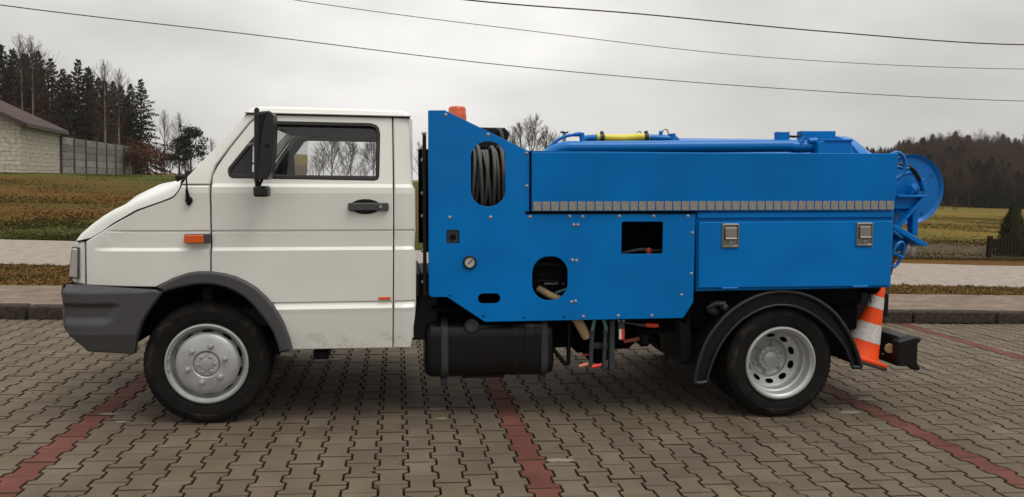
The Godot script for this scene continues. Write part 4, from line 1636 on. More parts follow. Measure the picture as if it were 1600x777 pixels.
func cab(L: Node3D) -> void:
	var area := Rect2(-2.0, 0.4, 2.3, 1.5)
	var ys := flank_ys()
	var xs := []
	for k in 30:
		xs.append(-1.85 + k * 0.06)
	xs.append_array([0.05, 0.08, 0.11])
	# the door with its window opening
	var door := PackedVector2Array([Vector2(-0.973, 1.370), Vector2(-0.977, 1.132), Vector2(-0.983, 0.897), Vector2(-0.919, 0.884), Vector2(-0.855, 0.865), Vector2(-0.797, 0.833), Vector2(-0.743, 0.798), Vector2(-0.695, 0.752), Vector2(-0.658, 0.705), Vector2(-0.624, 0.650), Vector2(-0.598, 0.590), Vector2(-0.574, 0.511), Vector2(-0.560, 0.447), Vector2(-0.002, 0.443), Vector2(0.007, 1.121), Vector2(0.008, 1.378), Vector2(0.005, 1.763), Vector2(-0.324, 1.769), Vector2(-0.638, 1.775), Vector2(-0.745, 1.741), Vector2(-0.777, 1.710), Vector2(-0.879, 1.575), Vector2(-0.946, 1.472), Vector2(-0.970, 1.419)])
	var win := PackedVector2Array([Vector2(-0.886, 1.441), Vector2(-0.880, 1.423), Vector2(-0.865, 1.414), Vector2(-0.464, 1.409), Vector2(-0.095, 1.404), Vector2(-0.077, 1.410), Vector2(-0.071, 1.428), Vector2(-0.065, 1.666), Vector2(-0.072, 1.697), Vector2(-0.086, 1.713), Vector2(-0.118, 1.722), Vector2(-0.638, 1.726), Vector2(-0.672, 1.724), Vector2(-0.700, 1.709), Vector2(-0.752, 1.638), Vector2(-0.836, 1.529), Vector2(-0.885, 1.465)])
	var b := MB.new()
	b.sheet(door, [win], xs, ys, flank, 0.035, 0.004)
	var d := hold("door", b.mesh(area), M.white, L)
	# inner lining, rubber surround and panes
	b = MB.new()
	var lining := MB.inset(door if not Geometry2D.is_polygon_clockwise(door) else reversed2(door), 0.03)
	b.sheet(lining, [win], [], ys, func(x, y): return flank(x, y) - 0.055, 0.012)
	part("door_lining", b, M.inside, d)
	var ccw := win if not Geometry2D.is_polygon_clockwise(win) else reversed2(win)
	b = MB.new()
	b.sheet(MB.inset(ccw, -0.004), [MB.inset(ccw, 0.018)], [], ys, func(x, y): return flank(x, y) + 0.004, 0.045, 0.005)
	var frame := part("window_frame", b, M.seal, d)
	b = MB.new()
	b.sheet(PackedVector2Array([Vector2(-0.880, 1.420), Vector2(-0.074, 1.409), Vector2(-0.072, 1.427), Vector2(-0.499, 1.430), Vector2(-0.880, 1.437)]), [], [], ys, func(x, y): return flank(x, y) + 0.002, 0.03)
	part("weather_strip", b, M.seal, frame)
	b = MB.new()
	b.sheet(PackedVector2Array([Vector2(-0.766, 1.417), Vector2(-0.762, 1.624), Vector2(-0.792, 1.588), Vector2(-0.834, 1.532), Vector2(-0.879, 1.469), Vector2(-0.886, 1.448), Vector2(-0.880, 1.423)]), [], [], ys, func(x, y): return flank(x, y) - 0.004, 0.02)
	part("quarter_panel", b, M.seal, d)
	b = MB.new()
	b.sheet(MB.inset(ccw, 0.008), [], [], ys, func(x, y): return flank(x, y) - 0.022, 0.0)
	part("window_pane", b, M.glass, d)
	# door handle
	var h0 := Vector2(-0.239, 1.234)
	var h1 := Vector2(-0.017, 1.277)
	b = MB.new()
	var cup := PackedVector2Array()
	for k in 28:
		var th := TAU * k / 28
		cup.append(Vector2(-0.145, 1.256) + Vector2(cos(th) * 0.086, sin(th) * 0.042))
	b.prism(cup, 0.055, 0.069, 0.003)
	var handle := part("door_handle", b, M.black, d)
	b = MB.new()
	b.prism(round_rect(h0.x, h0.y, h1.x, h1.y, 0.008), 0.060, 0.088, 0.005)
	part("grip", b, M.bumper, handle)
	b = MB.new()
	b.lathe([Vector2(0.0095, 0.0), Vector2(0.0085, 0.004), Vector2(0.0, 0.004)], Vector3(-0.060, 1.256, 0.088), Vector3(0, 0, 1), 16)
	part("lock", b, M.bolt, handle)
	# small amber reflector low on the door
	b = MB.new()
	b.prism(round_rect(-0.077, 0.726, -0.010, 0.743, 0.003), 0.045, 0.060, 0.002)
	part("door_reflector", b, M.orange_lens, d)
	mirrored(copied(d, L))
	# the wing ahead of the door
	b = MB.new()
	b.sheet(PackedVector2Array([Vector2(-1.129, 1.369), Vector2(-0.983, 1.370), Vector2(-0.986, 1.132), Vector2(-0.992, 0.897), Vector2(-1.048, 0.898), Vector2(-1.102, 0.891), Vector2(-1.187, 0.862), Vector2(-1.278, 0.816), Vector2(-1.658, 0.824), Vector2(-1.649, 1.061), Vector2(-1.628, 1.075), Vector2(-1.562, 1.113), Vector2(-1.492, 1.157), Vector2(-1.363, 1.230), Vector2(-1.233, 1.279), Vector2(-1.187, 1.296), Vector2(-1.167, 1.309), Vector2(-1.146, 1.335)]), [], xs, ys, wing, 0.03, 0.004)
	var wg := hold("wing", b.mesh(area), M.white, L)
	mirrored(copied(wg, L))
	# windscreen pillar
	b = MB.new()
	b.sheet(PackedVector2Array([Vector2(-1.132, 1.376), Vector2(-0.983, 1.376), Vector2(-0.975, 1.419), Vector2(-0.956, 1.477), Vector2(-0.883, 1.580), Vector2(-0.781, 1.715), Vector2(-0.748, 1.748), Vector2(-0.732, 1.764), Vector2(-0.735, 1.780), Vector2(-0.769, 1.779), Vector2(-0.800, 1.767), Vector2(-0.856, 1.703), Vector2(-0.916, 1.637), Vector2(-0.978, 1.555), Vector2(-1.030, 1.498), Vector2(-1.072, 1.452), Vector2(-1.104, 1.415)]), [], xs, ys, func(x, y): return flank(x, y) - 0.5 * maxf(0.0, (y - 1.40) * 0.85 - (x + 1.085)) * 0.3, 0.07, 0.006)
	var pl := hold("windscreen_pillar", b.mesh(area), M.white, L)
	mirrored(copied(pl, L))
	# rear corner of the cab
	b = MB.new()
	b.sheet(PackedVector2Array([Vector2(0.005, 0.443), Vector2(0.013, 1.121), Vector2(0.015, 1.378), Vector2(0.011, 1.765), Vector2(0.101, 1.765), Vector2(0.119, 1.378), Vector2(0.132, 1.349), Vector2(0.133, 1.127), Vector2(0.127, 1.025), Vector2(0.136, 0.973), Vector2(0.134, 0.700), Vector2(0.125, 0.604), Vector2(0.102, 0.440)]), [], xs, ys, flank, 0.04, 0.006)
	var cr := hold("corner_panel", b.mesh(area), M.white, L)
	mirrored(copied(cr, L))
	# what the panel gaps open onto
	b = MB.new()
	b.sheet(PackedVector2Array([Vector2(-0.012, 0.45), Vector2(0.018, 0.45), Vector2(0.018, 1.755), Vector2(-0.012, 1.755)]), [], [], ys, func(x, y): return flank(x, y) - 0.016, 0.01, 0.001)
	part("door_gap", b, M.dark, L)
	b = MB.new()
	b.box(Vector3(-1.01, 1.12, 0.012), Vector3(0.03, 0.5, 0.02))
	part("door_gap", b, M.dark, L)
	# back wall, floor, roof
	b = MB.new()
	b.box(Vector3(0.105, 1.12, -0.95), Vector3(0.03, 1.28, 1.86), 0.01)
	b.box(Vector3(0.06, 1.752, -0.95), Vector3(0.10, 0.03, 1.84), 0.01)
	part("back_wall", b, M.white_plain, L)
	var rows := []
	for r: Array in [[-0.802, -0.022], [-0.792, 0.004], [-0.77, 0.024], [-0.74, 0.034], [-0.60, 0.036], [-0.2, 0.036], [0.07, 0.030], [0.095, 0.020], [0.105, -0.004]]:
		var line := []
		for q: Array in [[-0.020, -0.20], [-0.024, 0.50], [-0.034, 0.85], [-0.055, 1.0], [-0.3, 1.15], [-0.95, 1.3], [-1.6, 1.15], [-1.845, 1.0], [-1.866, 0.85], [-1.876, 0.5], [-1.88, -0.2]]:
			line.append(Vector3(r[0], 1.777 - 0.008 * (r[0] + 0.75) + (r[1] * q[1] if r[1] > 0 else r[1]), q[0]))
		rows.append(line)
	b = MB.new()
	b.loft(rows, Vector3(-0.35, 1.2, -0.95))
	part("roof", b, M.white_plain, L)
	for s: float in [0.0, 1.0]:
		b = MB.new()
		b.box(Vector3(-0.345, 1.772, lerpf(-0.016, -1.884, s)), Vector3(0.915, 0.010, 0.022), 0.003, Basis(Vector3(0, 0, 1), -0.008))
		part("rain_gutter", b, M.white_plain, L)
	for s: float in [0.0, 1.0]:
		b = MB.new()
		b.box(Vector3(-0.345, 1.764, lerpf(-0.026, -1.874, s)), Vector3(0.90, 0.007, 0.02), 0.0, Basis(Vector3(0, 0, 1), -0.008))
		part("gutter_dark_strip", b, M.dark, L)  # near-black strip along the groove line below the gutter
	b = MB.new()
	b.box(Vector3(-0.35, 1.755, -0.95), Vector3(0.86, 0.02, 1.80))
	part("headlining", b, M.inside, L)
	b = MB.new()
	b.box(Vector3(-0.48, 0.62, -0.95), Vector3(1.12, 0.1, 1.78))
	b.box(Vector3(0.075, 1.15, -0.95), Vector3(0.03, 1.1, 1.78))
	b.box(Vector3(-1.04, 1.0, -0.95), Vector3(0.05, 0.7, 1.74))
	part("cab_floor", b, M.inside, L)
	b = MB.new()
	b.box(Vector3(-0.90, 1.28, -0.95), Vector3(0.30, 0.22, 1.70), 0.06)
	b.box(Vector3(-0.80, 1.40, -0.45), Vector3(0.22, 0.10, 0.42), 0.04)
	var dash := part("dashboard", b, M.inside, L)
	b = MB.new()
	var wc := Vector3(-0.66, 1.24, -0.45)
	b.tube(ring_loop(wc, Vector3(0, 0, 0.21), Vector3(0.105, 0.18, 0)), 0.014, 8, false)
	b.tube([wc, wc + Vector3(-0.16, -0.14, 0)], 0.02, 8)
	b.box(wc, Vector3(0.03, 0.05, 0.38), 0.01)
	part("steering_wheel", b, M.black, dash)
	for z: float in [-0.47, -1.2]:
		b = MB.new()
		b.box(Vector3(-0.25, 0.95, z), Vector3(0.52, 0.14, 0.5 if z > -1 else 0.85), 0.05)
		b.box(Vector3(-0.02, 1.16, z), Vector3(0.14, 0.44, 0.48 if z > -1 else 0.82), 0.05, Basis(Vector3(0, 0, 1), -0.12))
		part("seat", b, M.inside, L)
	# windscreen between the pillars
	var lo := Vector3(-1.085, 1.425, 0)
	var hi := Vector3(-0.782, 1.760, 0)
	b = MB.new()
	var wr := []
	for k in 3:
		var line := []
		for j in 9:
			var z := lerpf(-0.045, -1.855, j / 8.0)
			var bow := 0.05 * (1.0 - pow((j - 4) / 4.0, 2.0))
			line.append(lo.lerp(hi, k / 2.0) + Vector3(-bow * 0.6, bow * 0.3 * 0.0, z))
		wr.append(line)
	b.loft(wr, Vector3(-0.3, 1.2, -0.95))
	part("windscreen", b, M.windscreen, L)
	b = MB.new()
	b.box(Vector3(-1.125, 1.410, -0.95), Vector3(0.13, 0.045, 1.82), 0.012)
	var cowl := part("cowl", b, M.black, L)
	b = MB.new()
	b.tube([Vector3(-1.125, 1.44, -0.12), Vector3(-1.095, 1.475, -0.22), Vector3(-1.01, 1.53, -0.75)], 0.009, 6)
	b.tube([Vector3(-1.125, 1.44, -0.95), Vector3(-1.095, 1.475, -1.05), Vector3(-1.01, 1.53, -1.6)], 0.009, 6)
	b.box(Vector3(-1.125, 1.438, -0.12), Vector3(0.05, 0.03, 0.05), 0.01)
	part("wiper", b, M.black, cowl)


func reversed2(p: PackedVector2Array) -> PackedVector2Array:
	var q := p.duplicate()
	q.reverse()
	return q


func copied(o: Node3D, parent: Node3D) -> Node3D:
	var c: Node3D = o.duplicate()
	c.name = o.name
	parent.add_child(c, true)
	return c


# the wing carries a pressed shoulder between the two swage lines, tapering forward
func wing(x: float, y: float) -> float:
	var z := flank(x, y)
	var lead := smoothstep(-1.60, -1.50, x - (y - 1.03) * 0.8)
	var plainz := lerpf(0.060, 0.066, clampf((y - 0.75) / 0.6, 0.0, 1.0)) - (0.40 * (x + 1.25) * (x + 1.25) if x < -1.25 else 0.0)
	return lerpf(plainz, z, lead) if y > 0.9 and y < 1.2 else z


func cab_front(L: Node3D) -> void:
	# bonnet: from the seam on each flank up over the rounded shoulder to the raised middle
	var xs := [-1.707, -1.688, -1.625, -1.562, -1.497, -1.367, -1.237, -1.193, -1.169, -1.148, -1.134]
	var seam := [1.067, 1.069, 1.083, 1.119, 1.163, 1.237, 1.284, 1.301, 1.314, 1.338, 1.369]
	var top := [1.076, 1.109, 1.161, 1.207, 1.242, 1.301, 1.355, 1.374, 1.387, 1.397, 1.403]
	var crown := [0.0, 0.002, 0.028, 0.050, 0.069, 0.076, 0.048, 0.038, 0.032, 0.024, 0.018]
	var rows := []
	for i in xs.size():
		var x: float = xs[i]
		var s: float = seam[i]
		var t: float = top[i]
		var zs := flank(x, s) + 0.004
		var line := []
		var half := [[0.0, 0.0], [0.45, 0.004], [0.78, 0.016], [0.94, 0.038], [1.0, 0.075], [1.04, 0.17]]
		for q: Array in half:
			line.append(Vector3(x, lerpf(s, t, q[0]), zs - q[1]))
		for q: Array in [[-0.22, 0.06], [-0.30, 0.45], [-0.40, 0.90], [-0.50, 1.0], [-0.95, 1.06]]:
			line.append(Vector3(x, lerpf(s, t, 1.05) + crown[i] * q[1], q[0]))
		var full := line.duplicate()
		for k in range(line.size() - 2, -1, -1):
			var p: Vector3 = line[k]
			full.append(Vector3(p.x, p.y, FAR_SIDE - p.z))
		rows.append(full)
	var b := MB.new()
	b.loft(rows, Vector3(-1.3, 0.9, -0.95))
	# the turned-down front lip
	var lip := []
	for k in 3:
		var line := []
		for p: Vector3 in rows[0]:
			line.append(p + Vector3([0.0, -0.006, 0.012][k], [0.0, -0.008, -0.018][k], 0))
		lip.append(line)
	b.loft(lip, Vector3(-1.3, 1.2, -0.95))
	part("bonnet", b, M.white_plain, L)
	# corner panels beside the grille, with the headlights set in them
	b = MB.new()
	b.sheet(PackedVector2Array([Vector2(-1.719, 1.058), Vector2(-1.664, 1.058), Vector2(-1.673, 0.824), Vector2(-1.753, 0.824), Vector2(-1.771, 0.838), Vector2(-1.773, 0.856), Vector2(-1.755, 0.877), Vector2(-1.730, 1.024)]), [], [-1.7, -1.68, -1.66], [], func(x, _y): return 0.052 - 0.40 * (x + 1.25) * (x + 1.25) - 6.0 * pow(maxf(0.0, -1.67 - x), 2.0), 0.16, 0.010)
	var cp := part("grille_corner", b, M.white_plain, L)
	b = MB.new()
	b.prism(PackedVector2Array([Vector2(-1.725, 1.025), Vector2(-1.699, 1.022), Vector2(-1.708, 0.862), Vector2(-1.750, 0.868)]), -0.26, -0.008, 0.006)
	part("headlight", b, M.lamp_glass, cp)
	b = MB.new()
	b.prism(PackedVector2Array([Vector2(-1.729, 1.032), Vector2(-1.694, 1.028), Vector2(-1.703, 0.855), Vector2(-1.755, 0.861)]), -0.26, -0.016, 0.003)
	part("headlight_seal", b, M.bumper, cp)
	mirrored(copied(cp, L))
	b = MB.new()
	b.box(Vector3(-1.665, 0.95, -0.95), Vector3(0.06, 0.26, 1.55), 0.01)
	var g := part("grille", b, M.black, L)
	b = MB.new()
	b.box(Vector3.ZERO, Vector3(0.03, 0.018, 1.2), 0.004)
	var slat := b.mesh()
	for k in 6:
		hold("grille_slat", slat, M.bumper, g).position = Vector3(-1.705, 0.86 + k * 0.036, -0.95)
	# dark gap above the bumper, engine bay behind
	b = MB.new()
	b.box(Vector3(-1.60, 0.805, -0.95), Vector3(0.24, 0.03, 1.86))
	b.box(Vector3(-1.45, 0.74, -0.95), Vector3(0.42, 0.45, 1.55))
	part("engine_bay", b, M.dark, L)
	# bumper: two pressed cheeks and the bar across the front
	var gx := []
	var gy := []
	for k in 24:
		gx.append(-1.82 + k * 0.02)
	for k in 22:
		gy.append(0.40 + k * 0.02)
	b = MB.new()
	b.sheet(PackedVector2Array([Vector2(-1.768, 0.823), Vector2(-1.640, 0.825), Vector2(-1.276, 0.801), Vector2(-1.240, 0.789), Vector2(-1.306, 0.702), Vector2(-1.355, 0.622), Vector2(-1.391, 0.522), Vector2(-1.408, 0.443), Vector2(-1.646, 0.465), Vector2(-1.668, 0.490), Vector2(-1.737, 0.553), Vector2(-1.767, 0.592), Vector2(-1.772, 0.660), Vector2(-1.769, 0.743), Vector2(-1.776, 0.785)]), [], gx, gy, bumper_z, 0.06, 0.008)
	var bp := part("bumper", b, M.bumper, L)
	b = MB.new()
	var front := [Vector3(-1.795, 0.814, 0.000), Vector3(-1.803, 0.776, 0.000), Vector3(-1.796, 0.733, 0.000), Vector3(-1.799, 0.649, 0.000), Vector3(-1.794, 0.580, 0.000), Vector3(-1.764, 0.540, 0.000), Vector3(-1.694, 0.476, 0.000), Vector3(-1.671, 0.451, 0.000)]
	var rows2 := []
	for p: Vector3 in front:
		var line := []
		for q: Array in [[-0.005, 0.022], [-0.09, -0.02], [-0.4, -0.05], [-0.95, -0.065], [-1.5, -0.05], [-1.82, -0.02], [-1.92, 0.015]]:
			line.append(Vector3(p.x + q[1], p.y - 0.004, q[0]))
		rows2.append(line)
	b.loft(rows2, Vector3(-1.4, 0.65, -0.95))
	part("bumper_bar", b, M.bumper, bp)
	b = MB.new()
	b.sheet(PackedVector2Array([Vector2(-1.768, 0.823), Vector2(-1.640, 0.825), Vector2(-1.276, 0.801), Vector2(-1.240, 0.789), Vector2(-1.306, 0.702), Vector2(-1.355, 0.622), Vector2(-1.391, 0.522), Vector2(-1.408, 0.443), Vector2(-1.646, 0.465), Vector2(-1.668, 0.490), Vector2(-1.737, 0.553), Vector2(-1.767, 0.592), Vector2(-1.772, 0.660), Vector2(-1.769, 0.743), Vector2(-1.776, 0.785)]), [], gx, gy, bumper_z, 0.06, 0.008)
	mirrored(part("bumper", b, M.bumper, L))
	# flared arch over the front wheel
	b = MB.new()
	b.sheet(PackedVector2Array([Vector2(-0.563, 0.450), Vector2(-0.574, 0.520), Vector2(-0.597, 0.595), Vector2(-0.624, 0.655), Vector2(-0.657, 0.711), Vector2(-0.694, 0.758), Vector2(-0.741, 0.805), Vector2(-0.795, 0.842), Vector2(-0.852, 0.871), Vector2(-0.913, 0.889), Vector2(-0.974, 0.899), Vector2(-1.041, 0.902), Vector2(-1.094, 0.896), Vector2(-1.138, 0.883), Vector2(-1.179, 0.867), Vector2(-1.226, 0.842), Vector2(-1.266, 0.816), Vector2(-1.231, 0.789), Vector2(-1.184, 0.804), Vector2(-1.130, 0.817), Vector2(-1.076, 0.827), Vector2(-1.022, 0.831), Vector2(-0.965, 0.826), Vector2(-0.915, 0.813), Vector2(-0.864, 0.791), Vector2(-0.817, 0.762), Vector2(-0.774, 0.722), Vector2(-0.734, 0.671), Vector2(-0.693, 0.617), Vector2(-0.660, 0.558), Vector2(-0.640, 0.500), Vector2(-0.624, 0.442)]), [], [], [], func(_x, _y): return 0.086, 0.07, 0.012)
	var ar := part("wheel_arch_trim", b, M.bumper, L)
	mirrored(copied(ar, L))
	# arch lining
	for side in 2:
		b = MB.new()
		var rr := []
		for k in 25:
			var th := lerpf(0.22, PI - 0.22, k / 24.0)
			var line := []
			for z: float in [0.03, -0.22, -0.46]:
				line.append(Vector3(-1.034 + cos(th) * 0.425, 0.375 + sin(th) * 0.43, z))
			rr.append(line)
		b.loft(rr, Vector3(-1.034, 0.0, 0.0))
		b.box(Vector3(-1.034, 0.63, -0.46), Vector3(0.86, 0.36, 0.02))
		var al := part("arch_lining", b, M.dark, L)
		if side == 1:
			mirrored(al)


func bumper_z(x: float, y: float) -> float:
	var z := 0.078 - 1.6 * pow(maxf(0.0, -1.60 - x), 2.0) - 1.5 * maxf(0.0, y - 0.795) - 0.25 * maxf(0.0, 0.56 - y)
	var l := smoothstep(-1.80, -1.755, x) * (1.0 - smoothstep(-1.545, -1.475, x + (y - 0.66) * -0.55))
	var v := smoothstep(0.615, 0.65, y) * (1.0 - smoothstep(0.715, 0.735, y))
	return z - 0.020 * l * v


func cab_fittings(L: Node3D) -> void:
	# side indicator on the wing
	var b := MB.new()
	b.prism(round_rect(-1.117, 1.056, -0.982, 1.106, 0.006), 0.05, 0.085, 0.003)
	var si := part("side_indicator", b, M.bumper, L)
	b = MB.new()
	b.prism(round_rect(-1.113, 1.058, -1.013, 1.103, 0.006), 0.082, 0.100, 0.003)
	part("lens", b, M.orange_lens, si)
	# aerial
	b = MB.new()
	var base := Vector3(-1.090, 1.290, 0.066)
	b.lathe([Vector2(0.020, 0.0), Vector2(0.019, 0.010), Vector2(0.011, 0.020), Vector2(0.0, 0.022)], base, Vector3(0, 0, 1), 16)
	b.tube([base + Vector3(0, -0.024, 0.006), base + Vector3(0, 0.0, 0.018), base + Vector3(-0.006, 0.06, 0.022)], [0.010, 0.014, 0.006], 8)
	var an := part("aerial", b, M.black, L)
	b = MB.new()
	var a1 := Vector3(-1.095, 1.408, 0.09)
	var a2 := Vector3(-1.119, 1.688, 0.09)
	b.tube([base + Vector3(-0.004, 0.03, 0.02), a1, a1.lerp(a2, 0.4), a2], [0.005, 0.0042, 0.003, 0.0026], 6)
	b.tube([a2 + Vector3(0, -0.01, 0), a2 + Vector3(0, 0.012, 0)], 0.005, 6)
	part("mast", b, M.black, an)
	# door mirror with its round bar, wide-angle pod and arms
	b = MB.new()
	b.tube([Vector3(-0.707, 1.396, 0.22), Vector3(-0.699, 1.772, 0.22), Vector3(-0.699, 1.779, 0.215)], [0.0135, 0.0135, 0.008], 12)
	b.tube(curve([Vector3(-0.706, 1.588, 0.22), Vector3(-0.739, 1.590, 0.16), Vector3(-0.771, 1.596, 0.03)], 4), 0.010, 8)
	b.tube(curve([Vector3(-0.706, 1.403, 0.22), Vector3(-0.704, 1.379, 0.18), Vector3(-0.725, 1.357, 0.05)], 4), 0.011, 8)
	var mr := part("door_mirror", b, M.mirror_black, L)
	b = MB.new()
	var shell := PackedVector2Array([Vector2(-0.695, 1.403), Vector2(-0.691, 1.674), Vector2(-0.688, 1.748), Vector2(-0.683, 1.756), Vector2(-0.628, 1.762), Vector2(-0.615, 1.755), Vector2(-0.606, 1.739), Vector2(-0.605, 1.686), Vector2(-0.610, 1.568), Vector2(-0.618, 1.501), Vector2(-0.627, 1.437), Vector2(-0.637, 1.413), Vector2(-0.647, 1.403)])
	b.prism(shell, 0.13, 0.285, 0.006)
	var sh := part("shell", b, M.mirror_black, mr)
	b = MB.new()
	b.prism(PackedVector2Array([Vector2(-0.683, 1.740), Vector2(-0.689, 1.446), Vector2(-0.682, 1.540), Vector2(-0.667, 1.647), Vector2(-0.650, 1.721), Vector2(-0.636, 1.754)]), 0.26, 0.292, 0.003)
	part("rib", b, M.black, sh)
	b = MB.new()
	b.lathe([Vector2(0.012, 0.0), Vector2(0.010, 0.006), Vector2(0.0, 0.007)], Vector3(-0.640, 1.583, 0.285), Vector3(0, 0, 1), 12)
	part("pivot", b, M.black, sh)
	b = MB.new()
	b.box(Vector3(-0.632, 1.583, 0.205), Vector3(0.006, 0.30, 0.11), 0.0)
	part("mirror_glass", b, M.mirror_glass, sh)
	b = MB.new()
	b.prism(round_rect(-0.725, 1.312, -0.649, 1.369, 0.014), 0.12, 0.235, 0.012)
	part("wide_angle_pod", b, M.mirror_black, mr)
	b = MB.new()
	b.tube([Vector3(-0.710, 1.406, 0.2), Vector3(-0.707, 1.365, 0.19)], 0.013, 8)
	b.tube([Vector3(-0.683, 1.406, 0.19), Vector3(-0.700, 1.369, 0.19)], 0.008, 6)
	part("neck", b, M.mirror_black, mr)
	# the other door mirror, its glass turned this way
	b = MB.new()
	var mx := Transform3D(Basis(Vector3(0, 1, 0), PI / 2 - 0.62) * Basis(Vector3(1, 0, 0), 0.045), Vector3(-0.735, 1.591, -2.08))
	b.box(mx * Vector3(0, 0, -0.03), Vector3(0.185, 0.35, 0.06), 0.02, mx.basis)
	var fm := part("door_mirror", b, M.mirror_black, L)
	b = MB.new()
	b.prism(round_rect(-0.075, -0.155, 0.075, 0.155, 0.035), 0.001, 0.004, 0.0, mx)
	part("mirror_glass", b, M.mirror_glass, fm)
	b = MB.new()
	b.tube([Vector3(-0.773, 1.708, -2.1), Vector3(-0.779, 1.385, -2.1), Vector3(-0.774, 1.350, -1.95)], 0.012, 8)
	part("bar", b, M.mirror_black, fm)
	# step box below the sill
	b = MB.new()
	b.box(Vector3(-0.429, 0.351, -0.35), Vector3(0.09, 0.05, 0.2), 0.006)
	part("step_bracket", b, M.black, L)


func chassis(L: Node3D) -> void:
	for z: float in [-0.52, -1.38]:
		var b := MB.new()
		b.box(Vector3(0.95, 0.56, z), Vector3(4.9, 0.17, 0.07), 0.008)
		part("chassis_rail", b, M.black, L)
	var b := MB.new()
	for x: float in [-0.6, 0.3, 1.2, 1.9, 3.1]:
		b.box(Vector3(x, 0.56, -0.95), Vector3(0.08, 0.14, 0.8))
	part("cross_member", b, M.black, L)
	b = MB.new()
	b.tube([Vector3(-1.034, 0.36, -0.15), Vector3(-1.034, 0.33, -0.95), Vector3(-1.034, 0.36, -1.75)], [0.05, 0.06, 0.05], 10)
	b.tube([Vector3(2.372, 0.289, -0.3), Vector3(2.372, 0.289, -1.6)], 0.065, 12)
	b.lathe([Vector2(0.0, 0.17), Vector2(0.10, 0.15), Vector2(0.17, 0.05), Vector2(0.17, -0.05), Vector2(0.1, -0.15), Vector2(0.0, -0.17)], Vector3(2.372, 0.289, -0.95), Vector3(1, 0, 0), 20)
	part("axle", b, M.dark, L)
	b = MB.new()
	b.tube([Vector3(-0.4, 0.52, -0.95), Vector3(2.2, 0.34, -0.95)], 0.045, 10)
	part("drive_shaft", b, M.dark, L)
	b = MB.new()
	b.box(Vector3(-0.75, 0.62, -0.95), Vector3(0.9, 0.42, 0.5), 0.05)
	b.box(Vector3(-0.2, 0.55, -0.95), Vector3(0.6, 0.3, 0.36), 0.05)
	part("engine", b, M.dark, L)
	for z: float in [-0.45, -1.45]:
		b = MB.new()
		for k in 5:
			b.box(Vector3(2.372, 0.385 + k * 0.013, z), Vector3(1.15 - k * 0.16, 0.011, 0.07), 0.003)
		part("leaf_spring", b, M.black, L)
	# dark boxes and brackets hung below the body
	b = MB.new()
	b.box(Vector3(0.19, 0.66, -0.40), Vector3(0.16, 0.40, 0.60), 0.01)
	b.box(Vector3(0.14, 0.80, -0.40), Vector3(0.05, 0.14, 0.8), 0.01)
	part("battery_box", b, M.black, L)
	b = MB.new()
	b.box(Vector3(1.15, 0.52, -0.50), Vector3(0.42, 0.24, 0.30), 0.02)
	b.lathe([Vector2(0.0, -0.22), Vector2(0.10, -0.21), Vector2(0.13, -0.17), Vector2(0.13, 0.17), Vector2(0.10, 0.21), Vector2(0.0, 0.22)], Vector3(1.40, 0.40, -0.62), Vector3(1, 0, 0), 20)
	part("air_tank", b, M.dark, L)
	b = MB.new()
	b.box(Vector3(1.80, 0.66, -0.42), Vector3(0.34, 0.34, 0.6), 0.01)
	b.box(Vector3(2.35, 0.70, -0.46), Vector3(1.3, 0.16, 0.6), 0.01)
	b.box(Vector3(2.93, 0.62, -0.5), Vector3(0.14, 0.34, 0.6), 0.01)
	part("subframe", b, M.dark, L)
	b = MB.new()
	b.box(Vector3(1.80, 0.42, -0.30), Vector3(0.10, 0.30, 0.40), 0.02, Basis(Vector3(0, 0, 1), 0.12))
	part("mud_flap", b, M.black, L)


